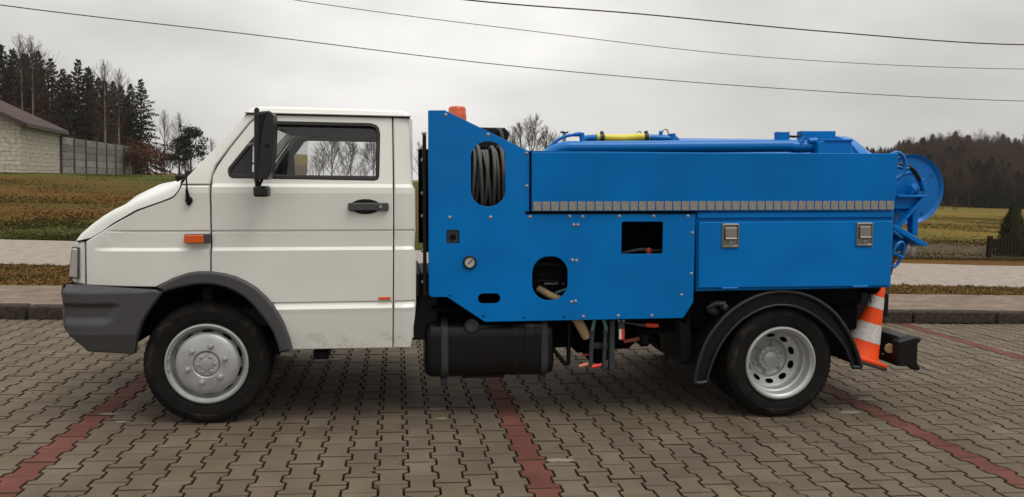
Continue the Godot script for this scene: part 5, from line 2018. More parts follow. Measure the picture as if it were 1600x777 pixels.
func body(L: Node3D) -> void:
	var A := PackedVector2Array([Vector2(0.206, 1.791), Vector2(0.214, 1.795), Vector2(0.299, 1.797), Vector2(0.783, 1.571), Vector2(0.788, 1.230), Vector2(1.781, 1.228), Vector2(1.779, 0.688), Vector2(1.720, 0.592), Vector2(0.528, 0.591), Vector2(0.310, 0.739), Vector2(0.221, 0.740), Vector2(0.212, 0.749)])
	var o1 := round_rect(0.446, 1.257, 0.644, 1.625, 0.094, 12)
	var o2 := round_rect(0.803, 0.711, 1.013, 0.968, 0.098, 12)
	var o3 := round_rect(0.488, 0.698, 0.617, 0.756, 0.028, 8)
	var o4 := round_rect(1.332, 0.978, 1.583, 1.168, 0.012, 4)
	var o5 := round_rect(0.307, 1.046, 0.381, 1.123, 0.008, 4)
	var b := MB.new()
	b.sheet(A, [o1, o2, o3, o4, o5], [0.35, 0.6, 1.0, 1.4], [0.8, 1.0, 1.3, 1.5], func(_x, _y): return 0.07, 0.004, 0.0015)
	var pa := part("side_panel", b, M.blue, L)
	# folded returns along the panel's rims
	b = MB.new()
	b.box(Vector3(0.209, 1.274, 0.045), Vector3(0.004, 1.04, 0.046))
	var e0 := Vector3(0.299, 1.797, 0.046)
	var e1 := Vector3(0.781, 1.571, 0.046)
	var ed := (e1 - e0)
	b.box((e0 + e1) / 2 - Vector3(0, 0.004, 0), Vector3(ed.length(), 0.004, 0.044), 0.0, Basis(Vector3(0, 0, 1), atan2(ed.y, ed.x)))
	part("folded_rim", b, M.blue, pa)
	var dome := MB.new()
	dome.lathe([Vector2(0.0105, 0.0), Vector2(0.0105, 0.0015), Vector2(0.0074, 0.002), Vector2(0.0066, 0.005), Vector2(0.0036, 0.0073), Vector2(0.0, 0.0078)], Vector3.ZERO, Vector3(0, 0, 1), 12)
	var dm := dome.mesh()
	for p: Vector3 in [Vector3(0.326, 1.195, 0.070), Vector3(0.560, 1.195, 0.070), Vector3(0.789, 1.197, 0.070), Vector3(1.020, 1.199, 0.070), Vector3(1.098, 1.198, 0.070), Vector3(1.317, 1.200, 0.070), Vector3(1.525, 1.200, 0.070), Vector3(1.734, 1.200, 0.070), Vector3(1.045, 1.150, 0.070), Vector3(1.070, 1.150, 0.070), Vector3(1.040, 0.944, 0.070), Vector3(1.065, 0.942, 0.070), Vector3(1.037, 0.699, 0.070), Vector3(1.061, 0.703, 0.070), Vector3(1.109, 0.611, 0.070), Vector3(1.319, 0.612, 0.070), Vector3(1.525, 0.610, 0.070), Vector3(0.305, 1.771, 0.070), Vector3(0.544, 1.664, 0.070), Vector3(0.765, 1.562, 0.070), Vector3(0.768, 1.374, 0.070), Vector3(1.763, 1.101, 0.070), Vector3(1.763, 0.858, 0.070), Vector3(1.705, 0.731, 0.070)]:
		hold("bolt", dm, M.bolt, pa).position = p
	b = MB.new()
	for p: Vector3 in [Vector3(0.327, 0.747, 0.070), Vector3(0.518, 0.625, 0.070), Vector3(0.756, 0.611, 0.070), Vector3(0.996, 0.613, 0.070)]:
		b.lathe([Vector2(0.0065, -0.001), Vector2(0.0055, 0.0015), Vector2(0.0, 0.0012)], p, Vector3(0, 0, 1), 10)
	part("hole_dot", b, M.dark, pa)  # near-black dots standing in for the darkness of open holes
	# socket behind its square cover
	var sc := Vector3(0.344, 1.084, 0.062)
	b = MB.new()
	b.prism(round_rect(sc.x - 0.036, sc.y - 0.037, sc.x + 0.036, sc.y + 0.037, 0.006), 0.03, 0.056, 0.003)
	var so := part("power_socket", b, M.pipe_grey, pa)
	b = MB.new()
	b.lathe([Vector2(0.020, 0.0), Vector2(0.020, 0.008), Vector2(0.016, 0.010), Vector2(0.014, 0.002), Vector2(0.0, 0.002)], sc + Vector3(0, 0, -0.006), Vector3(0, 0, 1), 20)
	b.box(sc + Vector3(0.001, 0.012, 0.006), Vector3(0.020, 0.016, 0.006), 0.003)
	part("socket_mouth", b, M.black, so)
	# pressure gauge
	var gc := Vector3(0.440, 0.938, 0.07)
	b = MB.new()
	b.lathe([Vector2(0.039, 0.0), Vector2(0.039, 0.010), Vector2(0.034, 0.014), Vector2(0.030, 0.013), Vector2(0.029, 0.007)], gc, Vector3(0, 0, 1), 32)
	var ga := part("pressure_gauge", b, M.black, pa)
	b = MB.new()
	b.lathe([Vector2(0.0295, 0.008), Vector2(0.0, 0.008)], gc, Vector3(0, 0, 1), 32)
	part("dial", b, M.dial, ga)
	b = MB.new()
	b.box(gc + Vector3(0.002, 0.002, 0.0105), Vector3(0.034, 0.0045, 0.0016), 0.0, Basis(Vector3(0, 0, 1), 0.78))
	for k in 9:
		var th := -0.7 + k * 0.57
		b.box(gc + Vector3(cos(th), sin(th), 0) * 0.0245 + Vector3(0, 0, 0.0093), Vector3(0.005, 0.0014, 0.001), 0.0, Basis(Vector3(0, 0, 1), th))
	part("needle", b, M.black, ga)
	# long upper flap with its strip of reflective squares
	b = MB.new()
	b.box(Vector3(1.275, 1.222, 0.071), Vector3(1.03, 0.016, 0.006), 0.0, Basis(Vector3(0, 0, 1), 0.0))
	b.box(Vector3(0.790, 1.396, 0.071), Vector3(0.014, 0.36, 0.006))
	part("flap_gap_shade", b, M.dark, pa)  # near-black strips standing in for the shadow gap along the flap
	b = MB.new()
	b.sheet(PackedVector2Array([Vector2(0.791, 1.566), Vector2(3.042, 1.580), Vector2(3.043, 1.232), Vector2(0.795, 1.229)]), [], [1.2, 1.9, 2.5], [1.3, 1.45], func(_x, y): return 0.086 + (y - 1.28) * 0.05, 0.012, 0.003)
	var fl := part("upper_flap", b, M.blue, L)
	b = MB.new()
	b.box(Vector3(1.905, 1.576 - 0.004, -0.01), Vector3(2.285, 0.005, 0.17), 0.0015, Basis(Vector3(0, 0, 1), -0.0005))
	part("top_flange", b, M.blue, fl)
	var s0 := Vector2(0.827, 1.260)
	var s1 := Vector2(3.012, 1.267)
	b = MB.new()
	b.prism(round_rect(-0.0222, -0.0262, 0.0222, 0.0262, 0.002, 2), 0.0, 0.0012)
	var sq := b.mesh()
	for k in 43:
		var p := s0.lerp(s1, k / 42.0)
		var o := hold("reflective_square", sq, M.reflector, fl)
		o.position = Vector3(p.x, p.y, 0.0872)
		o.rotation.z = -0.02 + rng.randf_range(-0.02, 0.02)
	# locker under the flap
	b = MB.new()
	b.sheet(PackedVector2Array([Vector2(1.787, 1.226), Vector2(3.055, 1.233), Vector2(3.053, 0.757), Vector2(1.798, 0.750)]), [], [], [], func(_x, _y): return 0.062, 0.03, 0.003)
	var lk := part("locker", b, M.blue, L)
	b = MB.new()
	b.prism(PackedVector2Array([Vector2(1.791, 1.217), Vector2(3.046, 1.224), Vector2(3.045, 1.191), Vector2(1.792, 1.186)]), 0.058, 0.076, 0.004)
	part("locker_lip", b, M.blue, lk)
	b = MB.new()
	b.sheet(PackedVector2Array([Vector2(1.798, 1.165), Vector2(3.033, 1.170), Vector2(3.035, 0.769), Vector2(1.804, 0.772)]), [], [2.2, 2.6], [1.0], func(_x, _y): return 0.082, 0.016, 0.004)
	var ld := part("locker_door", b, M.blue, lk)
	b = MB.new()
	b.prism(PackedVector2Array([Vector2(1.949, 0.765), Vector2(1.948, 0.774), Vector2(2.047, 0.774), Vector2(2.047, 0.763)]), 0.07, 0.090, 0.003)
	part("hinge", b, M.blue_gloss, ld)
	b = MB.new()
	b.prism(PackedVector2Array([Vector2(2.787, 0.763), Vector2(2.786, 0.773), Vector2(2.887, 0.774), Vector2(2.888, 0.763)]), 0.07, 0.090, 0.003)
	part("hinge", b, M.blue_gloss, ld)
	for c: Vector2 in [Vector2(1.995, 1.084), Vector2(2.852, 1.088)]:
		var la := MB.new()
		var w := 0.054
		var h := 0.072
		la.sheet(round_rect(-w, -h, w, h, 0.010, 4), [round_rect(-w + 0.012, -h + 0.014, w - 0.012, h - 0.014, 0.006, 3)], [], [], func(_x, _y): return 0.010, 0.008, 0.004)
		la.prism(round_rect(-w + 0.010, -h + 0.012, w - 0.010, h - 0.012, 0.004, 2), -0.004, 0.0014)
		var lt := part("latch", la, M.steel, ld)
		lt.position = Vector3(c.x, c.y, 0.082)
		la = MB.new()
		la.box(Vector3(0, 0.016, 0.010), Vector3(0.074, 0.066, 0.012), 0.004, Basis(Vector3(1, 0, 0), -0.05))
		la.box(Vector3(0, -0.018, 0.014), Vector3(0.076, 0.012, 0.018), 0.004)
		part("paddle", la, M.steel, lt)
		la = MB.new()
		la.lathe([Vector2(0.010, 0.0), Vector2(0.010, 0.006), Vector2(0.006, 0.007), Vector2(0.0, 0.005)], Vector3(0.002, -0.042, 0.001), Vector3(0, 0, 1), 14)
		for k in 4:
			la.lathe([Vector2(0.003, 0.0), Vector2(0.002, 0.002), Vector2(0.0, 0.002)], Vector3((w - 0.006) * (1 if k % 2 else -1), (h - 0.007) * (1 if k < 2 else -1), 0.010), Vector3(0, 0, 1), 8)
		part("keyhole", la, M.bolt, lt)
	# the other flank and the closed back, for what shows past the edges
	b = MB.new()
	b.sheet(PackedVector2Array([Vector2(0.32, 0.74), Vector2(0.53, 0.60), Vector2(1.72, 0.60), Vector2(1.77, 0.69), Vector2(1.77, 1.22), Vector2(0.78, 1.22), Vector2(0.78, 1.57), Vector2(0.32, 1.76)]), [], [], [], func(_x, _y): return 0.07, 0.02, 0.002)
	mirrored(part("side_panel", b, M.blue, L))
	b = MB.new()
	b.box(Vector3(2.41, 1.165, -1.97), Vector3(1.27, 0.82, 0.03), 0.004)
	b.box(Vector3(1.90, 1.56, -1.97), Vector3(2.28, 0.03, 0.03), 0.004)
	part("far_locker", b, M.blue, L)


func body_inside(L: Node3D) -> void:
	var b := MB.new()
	b.box(Vector3(0.186, 1.20, 0.018), Vector3(0.020, 0.92, 0.05), 0.004)
	b.box(Vector3(0.30, 1.20, -0.95), Vector3(0.020, 0.92, 1.86), 0.004)
	var bh := part("bulkhead", b, M.black, L)
	b = MB.new()
	b.box(Vector3(0.184, 1.668, 0.018), Vector3(0.026, 0.02, 0.054), 0.006)
	for y: float in [0.82, 1.0, 1.2, 1.33, 1.52]:
		b.box(Vector3(0.172, y, 0.0), Vector3(0.014, 0.018, 0.03), 0.004)
	part("bulkhead_cap", b, M.bolt, bh)
	b = MB.new()
	b.box(Vector3(0.98, 0.94, -0.60), Vector3(1.5, 0.62, 0.02))
	b.box(Vector3(0.98, 0.655, -0.3), Vector3(1.5, 0.02, 0.6))
	b.box(Vector3(1.35, 1.235, -0.30), Vector3(1.05, 0.02, 0.72))
	b.box(Vector3(1.76, 0.9, -0.3), Vector3(0.02, 0.7, 0.7))
	b.box(Vector3(1.46, 0.95, -0.27), Vector3(0.56, 0.58, 0.02))
	b.box(Vector3(1.19, 0.95, -0.16), Vector3(0.02, 0.58, 0.2))
	b.box(Vector3(0.50, 1.0, -0.30), Vector3(0.6, 0.02, 0.6))
	b.box(Vector3(0.48, 1.30, -0.75), Vector3(0.62, 0.62, 0.02))
	b.box(Vector3(2.4, 1.1, -0.25), Vector3(1.24, 0.68, 0.02))
	b.box(Vector3(1.9, 1.40, -0.2), Vector3(2.2, 0.36, 0.02))
	part("dark_backing", b, M.dark, L)  # near-black sheets added behind the openings so they stay dark inside
	# coil of grey hose on a drum behind the tall slot
	b = MB.new()
	b.lathe([Vector2(0.27, -0.22), Vector2(0.27, -0.20), Vector2(0.15, -0.20), Vector2(0.15, 0.20), Vector2(0.27, 0.20), Vector2(0.27, 0.22)], Vector3(0.545, 1.335, -0.30), Vector3(1, 0, 0), 36)
	var drum := part("hose_drum", b, M.dark, L)
	for k in 13:
		var x := 0.392 + k * 0.026 + rng.randf_range(-0.005, 0.005)
		var slant: float = [0.0, 0.012, -0.02, 0.03, 0.035, -0.012, 0.02, -0.03, 0.008, -0.01][k % 10]
		var r := 0.215 + rng.randf_range(-0.012, 0.022)
		var path := []
		for s in 41:
			var th := TAU * s / 40.0
			path.append(Vector3(x + slant * sin(th) * 0.8, 1.362 + sin(th) * r * 1.08, -0.28 + cos(th) * r))
		b = MB.new()
		b.tube(path, 0.0118, 8, false)
		part("hose", b, M.grey_hose, drum)
	# pipes and pump glimpsed through the round opening
	b = MB.new()
	b.box(Vector3(0.98, 0.82, -0.36), Vector3(0.30, 0.24, 0.3), 0.04)
	b.lathe([Vector2(0.11, -0.14), Vector2(0.12, -0.1), Vector2(0.12, 0.1), Vector2(0.09, 0.14), Vector2(0.0, 0.14)], Vector3(0.86, 0.90, -0.34), Vector3(0.3, 0, 1).normalized(), 20)
	var pump := part("pump", b, M.black, L)
	var cr := curve([Vector3(0.864, 0.761, -0.08), Vector3(0.928, 0.726, -0.03), Vector3(1.025, 0.675, -0.03), Vector3(1.111, 0.551, -0.1)], 10)
	b = MB.new()
	var rad := []
	for k in cr.size():
		rad.append(0.0185 + (0.0055 if k % 2 else 0.0))
	b.tube(cr, rad, 12)
	part("ribbed_hose", b, M.cream_hose, pump)
	b = MB.new()
	b.tube(curve([Vector3(0.810, 0.902, -0.06), Vector3(0.893, 0.914, -0.05), Vector3(1.049, 0.890, -0.05)]), 0.013, 8)
	b.tube(curve([Vector3(0.807, 0.781, -0.08), Vector3(0.888, 0.813, -0.06), Vector3(1.060, 0.780, -0.06)]), 0.010, 8)
	b.tube(curve([Vector3(0.806, 0.862, -0.1), Vector3(0.865, 0.848, -0.06), Vector3(0.888, 0.837, -0.06)]), 0.012, 8)
	part("rubber_hose", b, M.black, pump)
	b = MB.new()
	b.tube([Vector3(0.896, 0.792, -0.06), Vector3(1.029, 0.791, -0.06)], 0.006, 8)
	for p: Vector3 in [Vector3(0.902, 0.793, -0.050), Vector3(0.956, 0.793, -0.050), Vector3(0.972, 0.796, -0.050), Vector3(1.011, 0.792, -0.050)]:
		b.box(p, Vector3(0.012, 0.016, 0.016), 0.003)
	part("steel_rod", b, M.steel, pump)
	b = MB.new()
	b.tube(curve([Vector3(0.967, 0.735, -0.06), Vector3(0.996, 0.748, -0.05), Vector3(1.050, 0.766, -0.05)]), 0.008, 8)
	part("thin_hose", b, M.teal_hose, pump)
	# red tap seen in the square opening
	b = MB.new()
	b.lathe([Vector2(0.015, -0.01), Vector2(0.018, 0.0), Vector2(0.016, 0.009), Vector2(0.008, 0.012), Vector2(0.006, 0.008), Vector2(0.0, 0.008)], Vector3(1.532, 0.989, -0.04), Vector3(-0.2, 0.1, 1).normalized(), 20)
	var tp := part("red_tap", b, M.red_grip, L)
	b = MB.new()
	b.lathe([Vector2(0.011, -0.03), Vector2(0.011, 0.0), Vector2(0.0, 0.002)], Vector3(1.532, 0.970, -0.04), Vector3(0, 1, 0), 14)
	part("tap_body", b, M.alloy, tp)
	b = MB.new()
	b.box(Vector3(1.425, 0.987, -0.02), Vector3(0.03, 0.010, 0.02), 0.003)
	b.tube([Vector3(1.373, 0.971, -0.06), Vector3(1.478, 0.995, -0.04), Vector3(1.629, 0.981, -0.06)], 0.012, 8)
	part("fitting", b, M.pipe_grey, tp)
	# beacon and the dark box on the sloping top
	b = MB.new()
	var b0 := Vector3(0.397, 1.740, -0.32)
	var bt: float = 1.854
	var br: float = (0.454 - (0.340)) / 2
	var bh2 := bt - b0.y
	b.lathe([Vector2(br * 1.0, 0.0), Vector2(br, bh2 * 0.52), Vector2(br * 0.985, bh2 * 0.535), Vector2(br * 0.985, bh2 * 0.55), Vector2(br * 0.97, bh2 * 0.56), Vector2(br * 0.93, bh2 * 0.88), Vector2(br * 0.84, bh2 * 0.96), Vector2(br * 0.7, bh2), Vector2(0.0, bh2 * 1.01)], b0, Vector3(0, 1, 0), 28)
	var be := part("beacon", b, M.beacon, L)
	b = MB.new()
	b.lathe([Vector2(0.0, -0.12), Vector2(br * 1.08, -0.12), Vector2(br * 1.08, 0.0), Vector2(0.0, 0.002)], b0, Vector3(0, 1, 0), 20)
	part("beacon_base", b, M.black, be)
	b = MB.new()
	b.prism(PackedVector2Array([Vector2(0.546, 1.750), Vector2(0.730, 1.749), Vector2(0.762, 1.715), Vector2(0.750, 1.669), Vector2(0.693, 1.615), Vector2(0.546, 1.613)]), -1.5, -0.62, 0.006)
	var ab := part("air_cleaner", b, M.black, L)
	b = MB.new()
	b.tube(curve([Vector3(0.680, 1.737, -0.63), Vector3(0.694, 1.734, -0.605), Vector3(0.706, 1.700, -0.595), Vector3(0.710, 1.659, -0.595)], 6), 0.012, 8)
	part("hose", b, M.grey_hose, ab)


func tank_top(L: Node3D) -> void:
	var b := MB.new()
	b.lathe([Vector2(0.0, -0.24), Vector2(0.2, -0.235), Vector2(0.40, -0.19), Vector2(0.53, -0.11), Vector2(0.60, 0.0), Vector2(0.60, 1.86), Vector2(0.585, 1.92), Vector2(0.53, 2.02), Vector2(0.42, 2.12), Vector2(0.28, 2.18), Vector2(0.0, 2.2)], Vector3(1.38, 1.115, -0.95), Vector3(1, 0, 0), 48)
	var tk := part("tank", b, M.blue_gloss, L)
	b = MB.new()
	b.lathe([Vector2(0.6, 1.80), Vector2(0.625, 1.80), Vector2(0.63, 1.82), Vector2(0.63, 1.86), Vector2(0.6, 1.87)], Vector3(1.38, 1.115, -0.95), Vector3(1, 0, 0), 48)
	part("tank_ring", b, M.blue_gloss, tk)
	# big tube along the top of the flap, bent down at its front end
	b = MB.new()
	b.tube(curve([Vector3(0.930, 1.526, -0.28), Vector3(0.977, 1.577, -0.28), Vector3(1.066, 1.609, -0.28), Vector3(1.252, 1.613, -0.28), Vector3(2.536, 1.637, -0.28)], 8), 0.040, 20)
	var bt := part("boom_tube", b, M.blue_gloss, L)
	b = MB.new()
	b.tube(curve([Vector3(2.532, 1.632, -0.28), Vector3(2.624, 1.633, -0.28), Vector3(2.716, 1.639, -0.28)], 4), [0.038, 0.039, 0.041, 0.041, 0.041, 0.041, 0.039, 0.037, 0.034], 16)
	b.box(Vector3(2.599, 1.661, -0.27), Vector3(0.05, 0.03, 0.05), 0.01)
	b.tube([Vector3(2.591, 1.645, -0.25), Vector3(2.615, 1.694, -0.25)], 0.012, 8)
	b.tube([Vector3(2.643, 1.665, -0.25), Vector3(2.699, 1.670, -0.25)], 0.020, 10)
	part("boom_joint", b, M.blue_gloss, bt)
	b = MB.new()
	b.prism(PackedVector2Array([Vector2(2.449, 1.657), Vector2(2.446, 1.724), Vector2(2.460, 1.727), Vector2(2.465, 1.724), Vector2(2.521, 1.725), Vector2(2.530, 1.728), Vector2(2.532, 1.658)]), -0.33, -0.28, 0.003)
	part("stop_block", b, M.blue, bt)
	b = MB.new()
	b.prism(PackedVector2Array([Vector2(2.654, 1.666), Vector2(2.652, 1.737), Vector2(2.885, 1.740), Vector2(2.886, 1.693), Vector2(2.814, 1.667)]), -0.43, -0.35, 0.004)
	var mp := part("boom_mount", b, M.blue, L)
	b = MB.new()
	b.prism(PackedVector2Array([Vector2(2.684, 1.558), Vector2(2.680, 1.661), Vector2(2.736, 1.670), Vector2(2.913, 1.672), Vector2(2.918, 1.560)]), -0.30, -0.2, 0.004)
	b.box(Vector3(2.823, 1.673, -0.26), Vector3(0.19, 0.012, 0.14), 0.003)
	part("mount_plate", b, M.blue, mp)
	b = MB.new()
	b.tube(curve([Vector3(2.527, 1.699, -0.3), Vector3(2.579, 1.697, -0.3), Vector3(2.627, 1.708, -0.33)], 5), 0.008, 8)
	part("black_hose", b, M.black, mp)
	b = MB.new()
	b.tube(curve([Vector3(2.919, 1.699, -0.5), Vector3(3.001, 1.667, -0.5), Vector3(3.053, 1.601, -0.5)], 5), 0.008, 8)
	part("grab_rail", b, M.blue_gloss, tk)
	# thin blue hose rising to its elbow, and the filler cap behind
	b = MB.new()
	b.tube(curve([Vector3(0.929, 1.573, -0.3), Vector3(0.961, 1.609, -0.3), Vector3(1.013, 1.653, -0.3), Vector3(1.069, 1.681, -0.3), Vector3(1.130, 1.692, -0.3)], 6), 0.010, 10)
	var th := part("pressure_hose", b, M.blue_gloss, L)
	b = MB.new()
	b.tube([Vector3(1.126, 1.692, -0.3), Vector3(1.166, 1.696, -0.3)], 0.014, 10)
	b.tube([Vector3(1.166, 1.702, -0.3), Vector3(1.172, 1.682, -0.3), Vector3(1.173, 1.639, -0.3)], [0.018, 0.018, 0.013], 10)
	part("elbow", b, M.blue_gloss, th)
	b = MB.new()
	var fc := Vector3(1.142, 1.729, -0.7)
	b.lathe([Vector2(0.0, 0.012), Vector2(0.026, 0.010), Vector2(0.03, 0.003), Vector2(0.026, -0.004), Vector2(0.012, -0.008), Vector2(0.012, -0.09), Vector2(0.0, -0.09)], fc, Vector3(0, 1, 0), 18)
	part("filler_cap", b, M.bolt, tk)
	# yellow suction hose between two blue stubs
	b = MB.new()
	b.tube([Vector3(1.198, 1.657, -0.42), Vector3(1.231, 1.677, -0.42), Vector3(1.302, 1.682, -0.42)], 0.021, 14)
	part("suction_stub", b, M.blue_gloss, L)
	b = MB.new()
	b.tube(curve([Vector3(1.631, 1.686, -0.42), Vector3(1.751, 1.683, -0.42), Vector3(1.815, 1.680, -0.43), Vector3(1.837, 1.660, -0.45)], 6), 0.0215, 14)
	b.box(Vector3(1.716, 1.716, -0.42), Vector3(0.018, 0.028, 0.02), 0.004)
	b.tube([Vector3(1.793, 1.713, -0.42), Vector3(1.798, 1.659, -0.42)], 0.024, 12)
	var sp := part("suction_stub", b, M.blue_gloss, L)
	b = MB.new()
	var yl := curve([Vector3(1.293, 1.684, -0.42), Vector3(1.390, 1.680, -0.42), Vector3(1.474, 1.679, -0.42), Vector3(1.559, 1.687, -0.42), Vector3(1.639, 1.690, -0.42)], 8)
	b.tube(yl, 0.0245, 16)
	part("yellow_hose", b, M.yellow, sp)
	for c: Vector3 in [Vector3(1.328, 1.683, -0.420), Vector3(1.620, 1.689, -0.420)]:
		b = MB.new()
		b.lathe([Vector2(0.027, -0.014), Vector2(0.029, -0.012), Vector2(0.029, -0.004), Vector2(0.0265, -0.003), Vector2(0.0265, 0.003), Vector2(0.029, 0.004), Vector2(0.029, 0.012), Vector2(0.027, 0.014)], c, Vector3(1, 0, 0), 20)
		b.box(c + Vector3(0, 0.033, 0.0), Vector3(0.018, 0.014, 0.022), 0.003)
		part("hose_clamp", b, M.pipe_grey, sp)
	b = MB.new()
	b.tube(ring_loop(Vector3(1.748, 1.712, -0.42), Vector3(0.020, 0, 0), Vector3(0, 0.030, 0), 20), 0.0045, 6, false)
	part("lifting_ring", b, M.bolt, sp)
	b = MB.new()
	b.tube(ring_loop(Vector3(1.627, 1.721, -0.6), Vector3(0.012, 0, 0), Vector3(0, 0.016, 0), 16), 0.004, 6, false)
	part("lifting_ring", b, M.bolt, tk)


func below(L: Node3D) -> void:
	# fuel tank with its straps and cap
	var prof := PackedVector2Array()
	for k in 40:
		var th := TAU * k / 40
		var c := cos(th)
		var s := sin(th)
		prof.append(Vector2(signf(c) * pow(absf(c), 0.46) * 0.235, signf(s) * pow(absf(s), 0.46) * 0.182))
	var side := Basis(Vector3(0, 0, -1), Vector3(0, 1, 0), Vector3(1, 0, 0))
	var x0: float = 0.189
	var x1: float = 0.964
	var yc: float = (0.570 + 0.239) / 2
	var b := MB.new()
	var rows := []
	for e: Array in [[x0, 0.80], [x0 + 0.004, 0.88], [x0 + 0.015, 0.95], [x0 + 0.04, 0.995], [x0 + 0.09, 1.0], [x1 - 0.07, 1.0], [x1 - 0.03, 0.985], [x1 - 0.012, 0.95], [x1 - 0.003, 0.88], [x1, 0.8]]:
		var line := []
		for k in 41:
			var p := prof[k % 40]
			line.append(Vector3(e[0], yc + p.y * e[1], -0.28 - p.x * e[1]))
		rows.append(line)
	b.loft(rows, Vector3((x0 + x1) / 2, yc, -0.28))
	var cap0 := PackedVector2Array()
	for p in prof:
		cap0.append(p * 0.8)
	b.prism(cap0, x0 + 0.0005, x1 - 0.0005, 0.0, Transform3D(side, Vector3(0, yc, -0.28)))
	var ft := part("fuel_tank", b, M.tank, L)
	for e: Array in [[0.282, 0.324, 1.025, "strap"], [0.880, 0.921, 1.03, "strap"], [0.333, 0.352, 1.006, "moulded_rib"], [0.702, 0.748, 1.016, "moulded_rib"], [0.779, 0.849, 1.022, "moulded_rib"]]:
		b = MB.new()
		var q := PackedVector2Array()
		for p in prof:
			q.append(p * (e[2] as float))
		b.prism(q, e[0], e[1], 0.003, Transform3D(side, Vector3(0, yc, -0.28)))
		if e[3] == "strap":
			b.box(Vector3((e[0] + e[1]) / 2, yc - 0.20, -0.14), Vector3(0.04, 0.05, 0.05), 0.008)
		part(e[3], b, M.pipe_grey if e[3] == "strap" else M.tank, ft)
	b = MB.new()
	b.lathe([Vector2(0.047, -0.06), Vector2(0.047, 0.0), Vector2(0.044, 0.012), Vector2(0.040, 0.016), Vector2(0.036, 0.013), Vector2(0.0, 0.013)], Vector3(0.463, 0.544, -0.06), Vector3(0, 0.45, 0.9).normalized(), 28)
	part("fuel_cap", b, M.pipe_grey, ft)
	b = MB.new()
	b.box(Vector3(0.539, 0.231, -0.20), Vector3(0.26, 0.02, 0.2), 0.006)
	part("tank_foot", b, M.tank, ft)
	# V bracket, pipes, taps and hoses between tank and wheel
	b = MB.new()
	b.tube([Vector3(0.971, 0.379, -0.15), Vector3(1.052, 0.277, -0.15), Vector3(1.068, 0.277, -0.15), Vector3(1.071, 0.556, -0.15)], 0.013, 8)
	part("support_bracket", b, M.black, L)
	b = MB.new()
	b.box(Vector3(1.057, 0.449, -0.34), Vector3(0.14, 0.17, 0.2), 0.01)
	b.box(Vector3(1.230, 0.403, -0.4), Vector3(0.18, 0.18, 0.2), 0.02)
	b.lathe([Vector2(0.0, -0.12), Vector2(0.09, -0.11), Vector2(0.1, 0.1), Vector2(0.0, 0.12)], Vector3(1.298, 0.341, -0.42), Vector3(0, 0, 1), 20)
	part("valve_block", b, M.dark, L)
	b = MB.new()
	b.tube(curve([Vector3(1.081, 0.593, -0.02), Vector3(1.113, 0.542, -0.02), Vector3(1.155, 0.469, -0.03)], 6), [0.029, 0.029, 0.030, 0.029, 0.030, 0.029, 0.030, 0.029, 0.030, 0.029, 0.030, 0.029, 0.028], 14)
	part("cream_hose", b, M.cream_hose, L)
	var rack := MB.new()
	rack.prism(PackedVector2Array([Vector2(1.288, 0.577), Vector2(1.321, 0.576), Vector2(1.322, 0.269), Vector2(1.288, 0.269)]), -0.04, -0.0, 0.004)
	rack.prism(PackedVector2Array([Vector2(1.191, 0.433), Vector2(1.306, 0.431), Vector2(1.306, 0.396), Vector2(1.191, 0.398)]), -0.05, -0.03, 0.003)
	rack.box(Vector3(1.309, 0.268, -0.05), Vector3(0.10, 0.008, 0.08), 0.0)
	var rk := part("tap_rack", rack, M.pipe_grey, L)
	for e: Array in [[[Vector3(1.193, 0.579, 0.000), Vector3(1.181, 0.517, 0.000), Vector3(1.179, 0.502, 0.000)], M.teal_hose, 0.011, "teal_hose"], [[Vector3(1.248, 0.578, 0.000), Vector3(1.265, 0.527, 0.000), Vector3(1.259, 0.500, 0.000)], M.teal_hose, 0.011, "teal_hose"], [[Vector3(1.180, 0.509, 0.000), Vector3(1.177, 0.424, 0.000), Vector3(1.173, 0.308, 0.000)], M.pipe_grey, 0.0135, "stand_pipe"], [[Vector3(1.261, 0.508, 0.000), Vector3(1.258, 0.422, 0.000), Vector3(1.254, 0.290, 0.000)], M.pipe_grey, 0.0125, "stand_pipe"]]:
		b = MB.new()
		b.tube(e[0], e[2], 10)
		if e[3] == "stand_pipe":
			for p: Vector3 in e[0]:
				b.lathe([Vector2(0.0, -0.010), Vector2(0.018, -0.010), Vector2(0.018, 0.010), Vector2(0.0, 0.010)], p, Vector3(0, 1, 0), 6, null, 2.0)
		part(e[3], b, e[1], rk)
	for e: Array in [[[Vector3(1.175, 0.299, 0.020), Vector3(1.200, 0.302, 0.020), Vector3(1.233, 0.309, 0.020)], M.red_grip, 0.0125], [[Vector3(1.103, 0.299, 0.000), Vector3(1.130, 0.306, 0.000), Vector3(1.160, 0.313, 0.000)], M.faded_grip, 0.0115], [[Vector3(1.139, 0.342, -0.100), Vector3(1.161, 0.345, -0.100), Vector3(1.187, 0.350, -0.100)], M.red_grip, 0.006]]:
		b = MB.new()
		b.tube(e[0], [e[2] * 0.85, e[2], e[2] * 0.8], 10)
		part("tap_lever", b, e[1], rk)
	b = MB.new()
	b.prism(PackedVector2Array([Vector2(1.331, 0.579), Vector2(1.371, 0.578), Vector2(1.374, 0.460), Vector2(1.364, 0.455), Vector2(1.344, 0.455), Vector2(1.334, 0.465)]), 0.02, 0.03, 0.003)
	var pl := part("bracket_plate", b, M.pipe_grey, L)
	for p: Vector3 in [Vector3(1.333, 0.575, 0.030), Vector3(1.364, 0.575, 0.030)]:
		b = MB.new()
		b.lathe([Vector2(0.008, 0.0), Vector2(0.006, 0.006), Vector2(0.0, 0.007)], p, Vector3(0, 0, 1), 10)
		part("bolt", b, M.bolt, pl)
	b = MB.new()
	b.prism(PackedVector2Array([Vector2(1.337, 0.526), Vector2(1.352, 0.526), Vector2(1.352, 0.464), Vector2(1.338, 0.465)]), 0.0300, 0.0312)
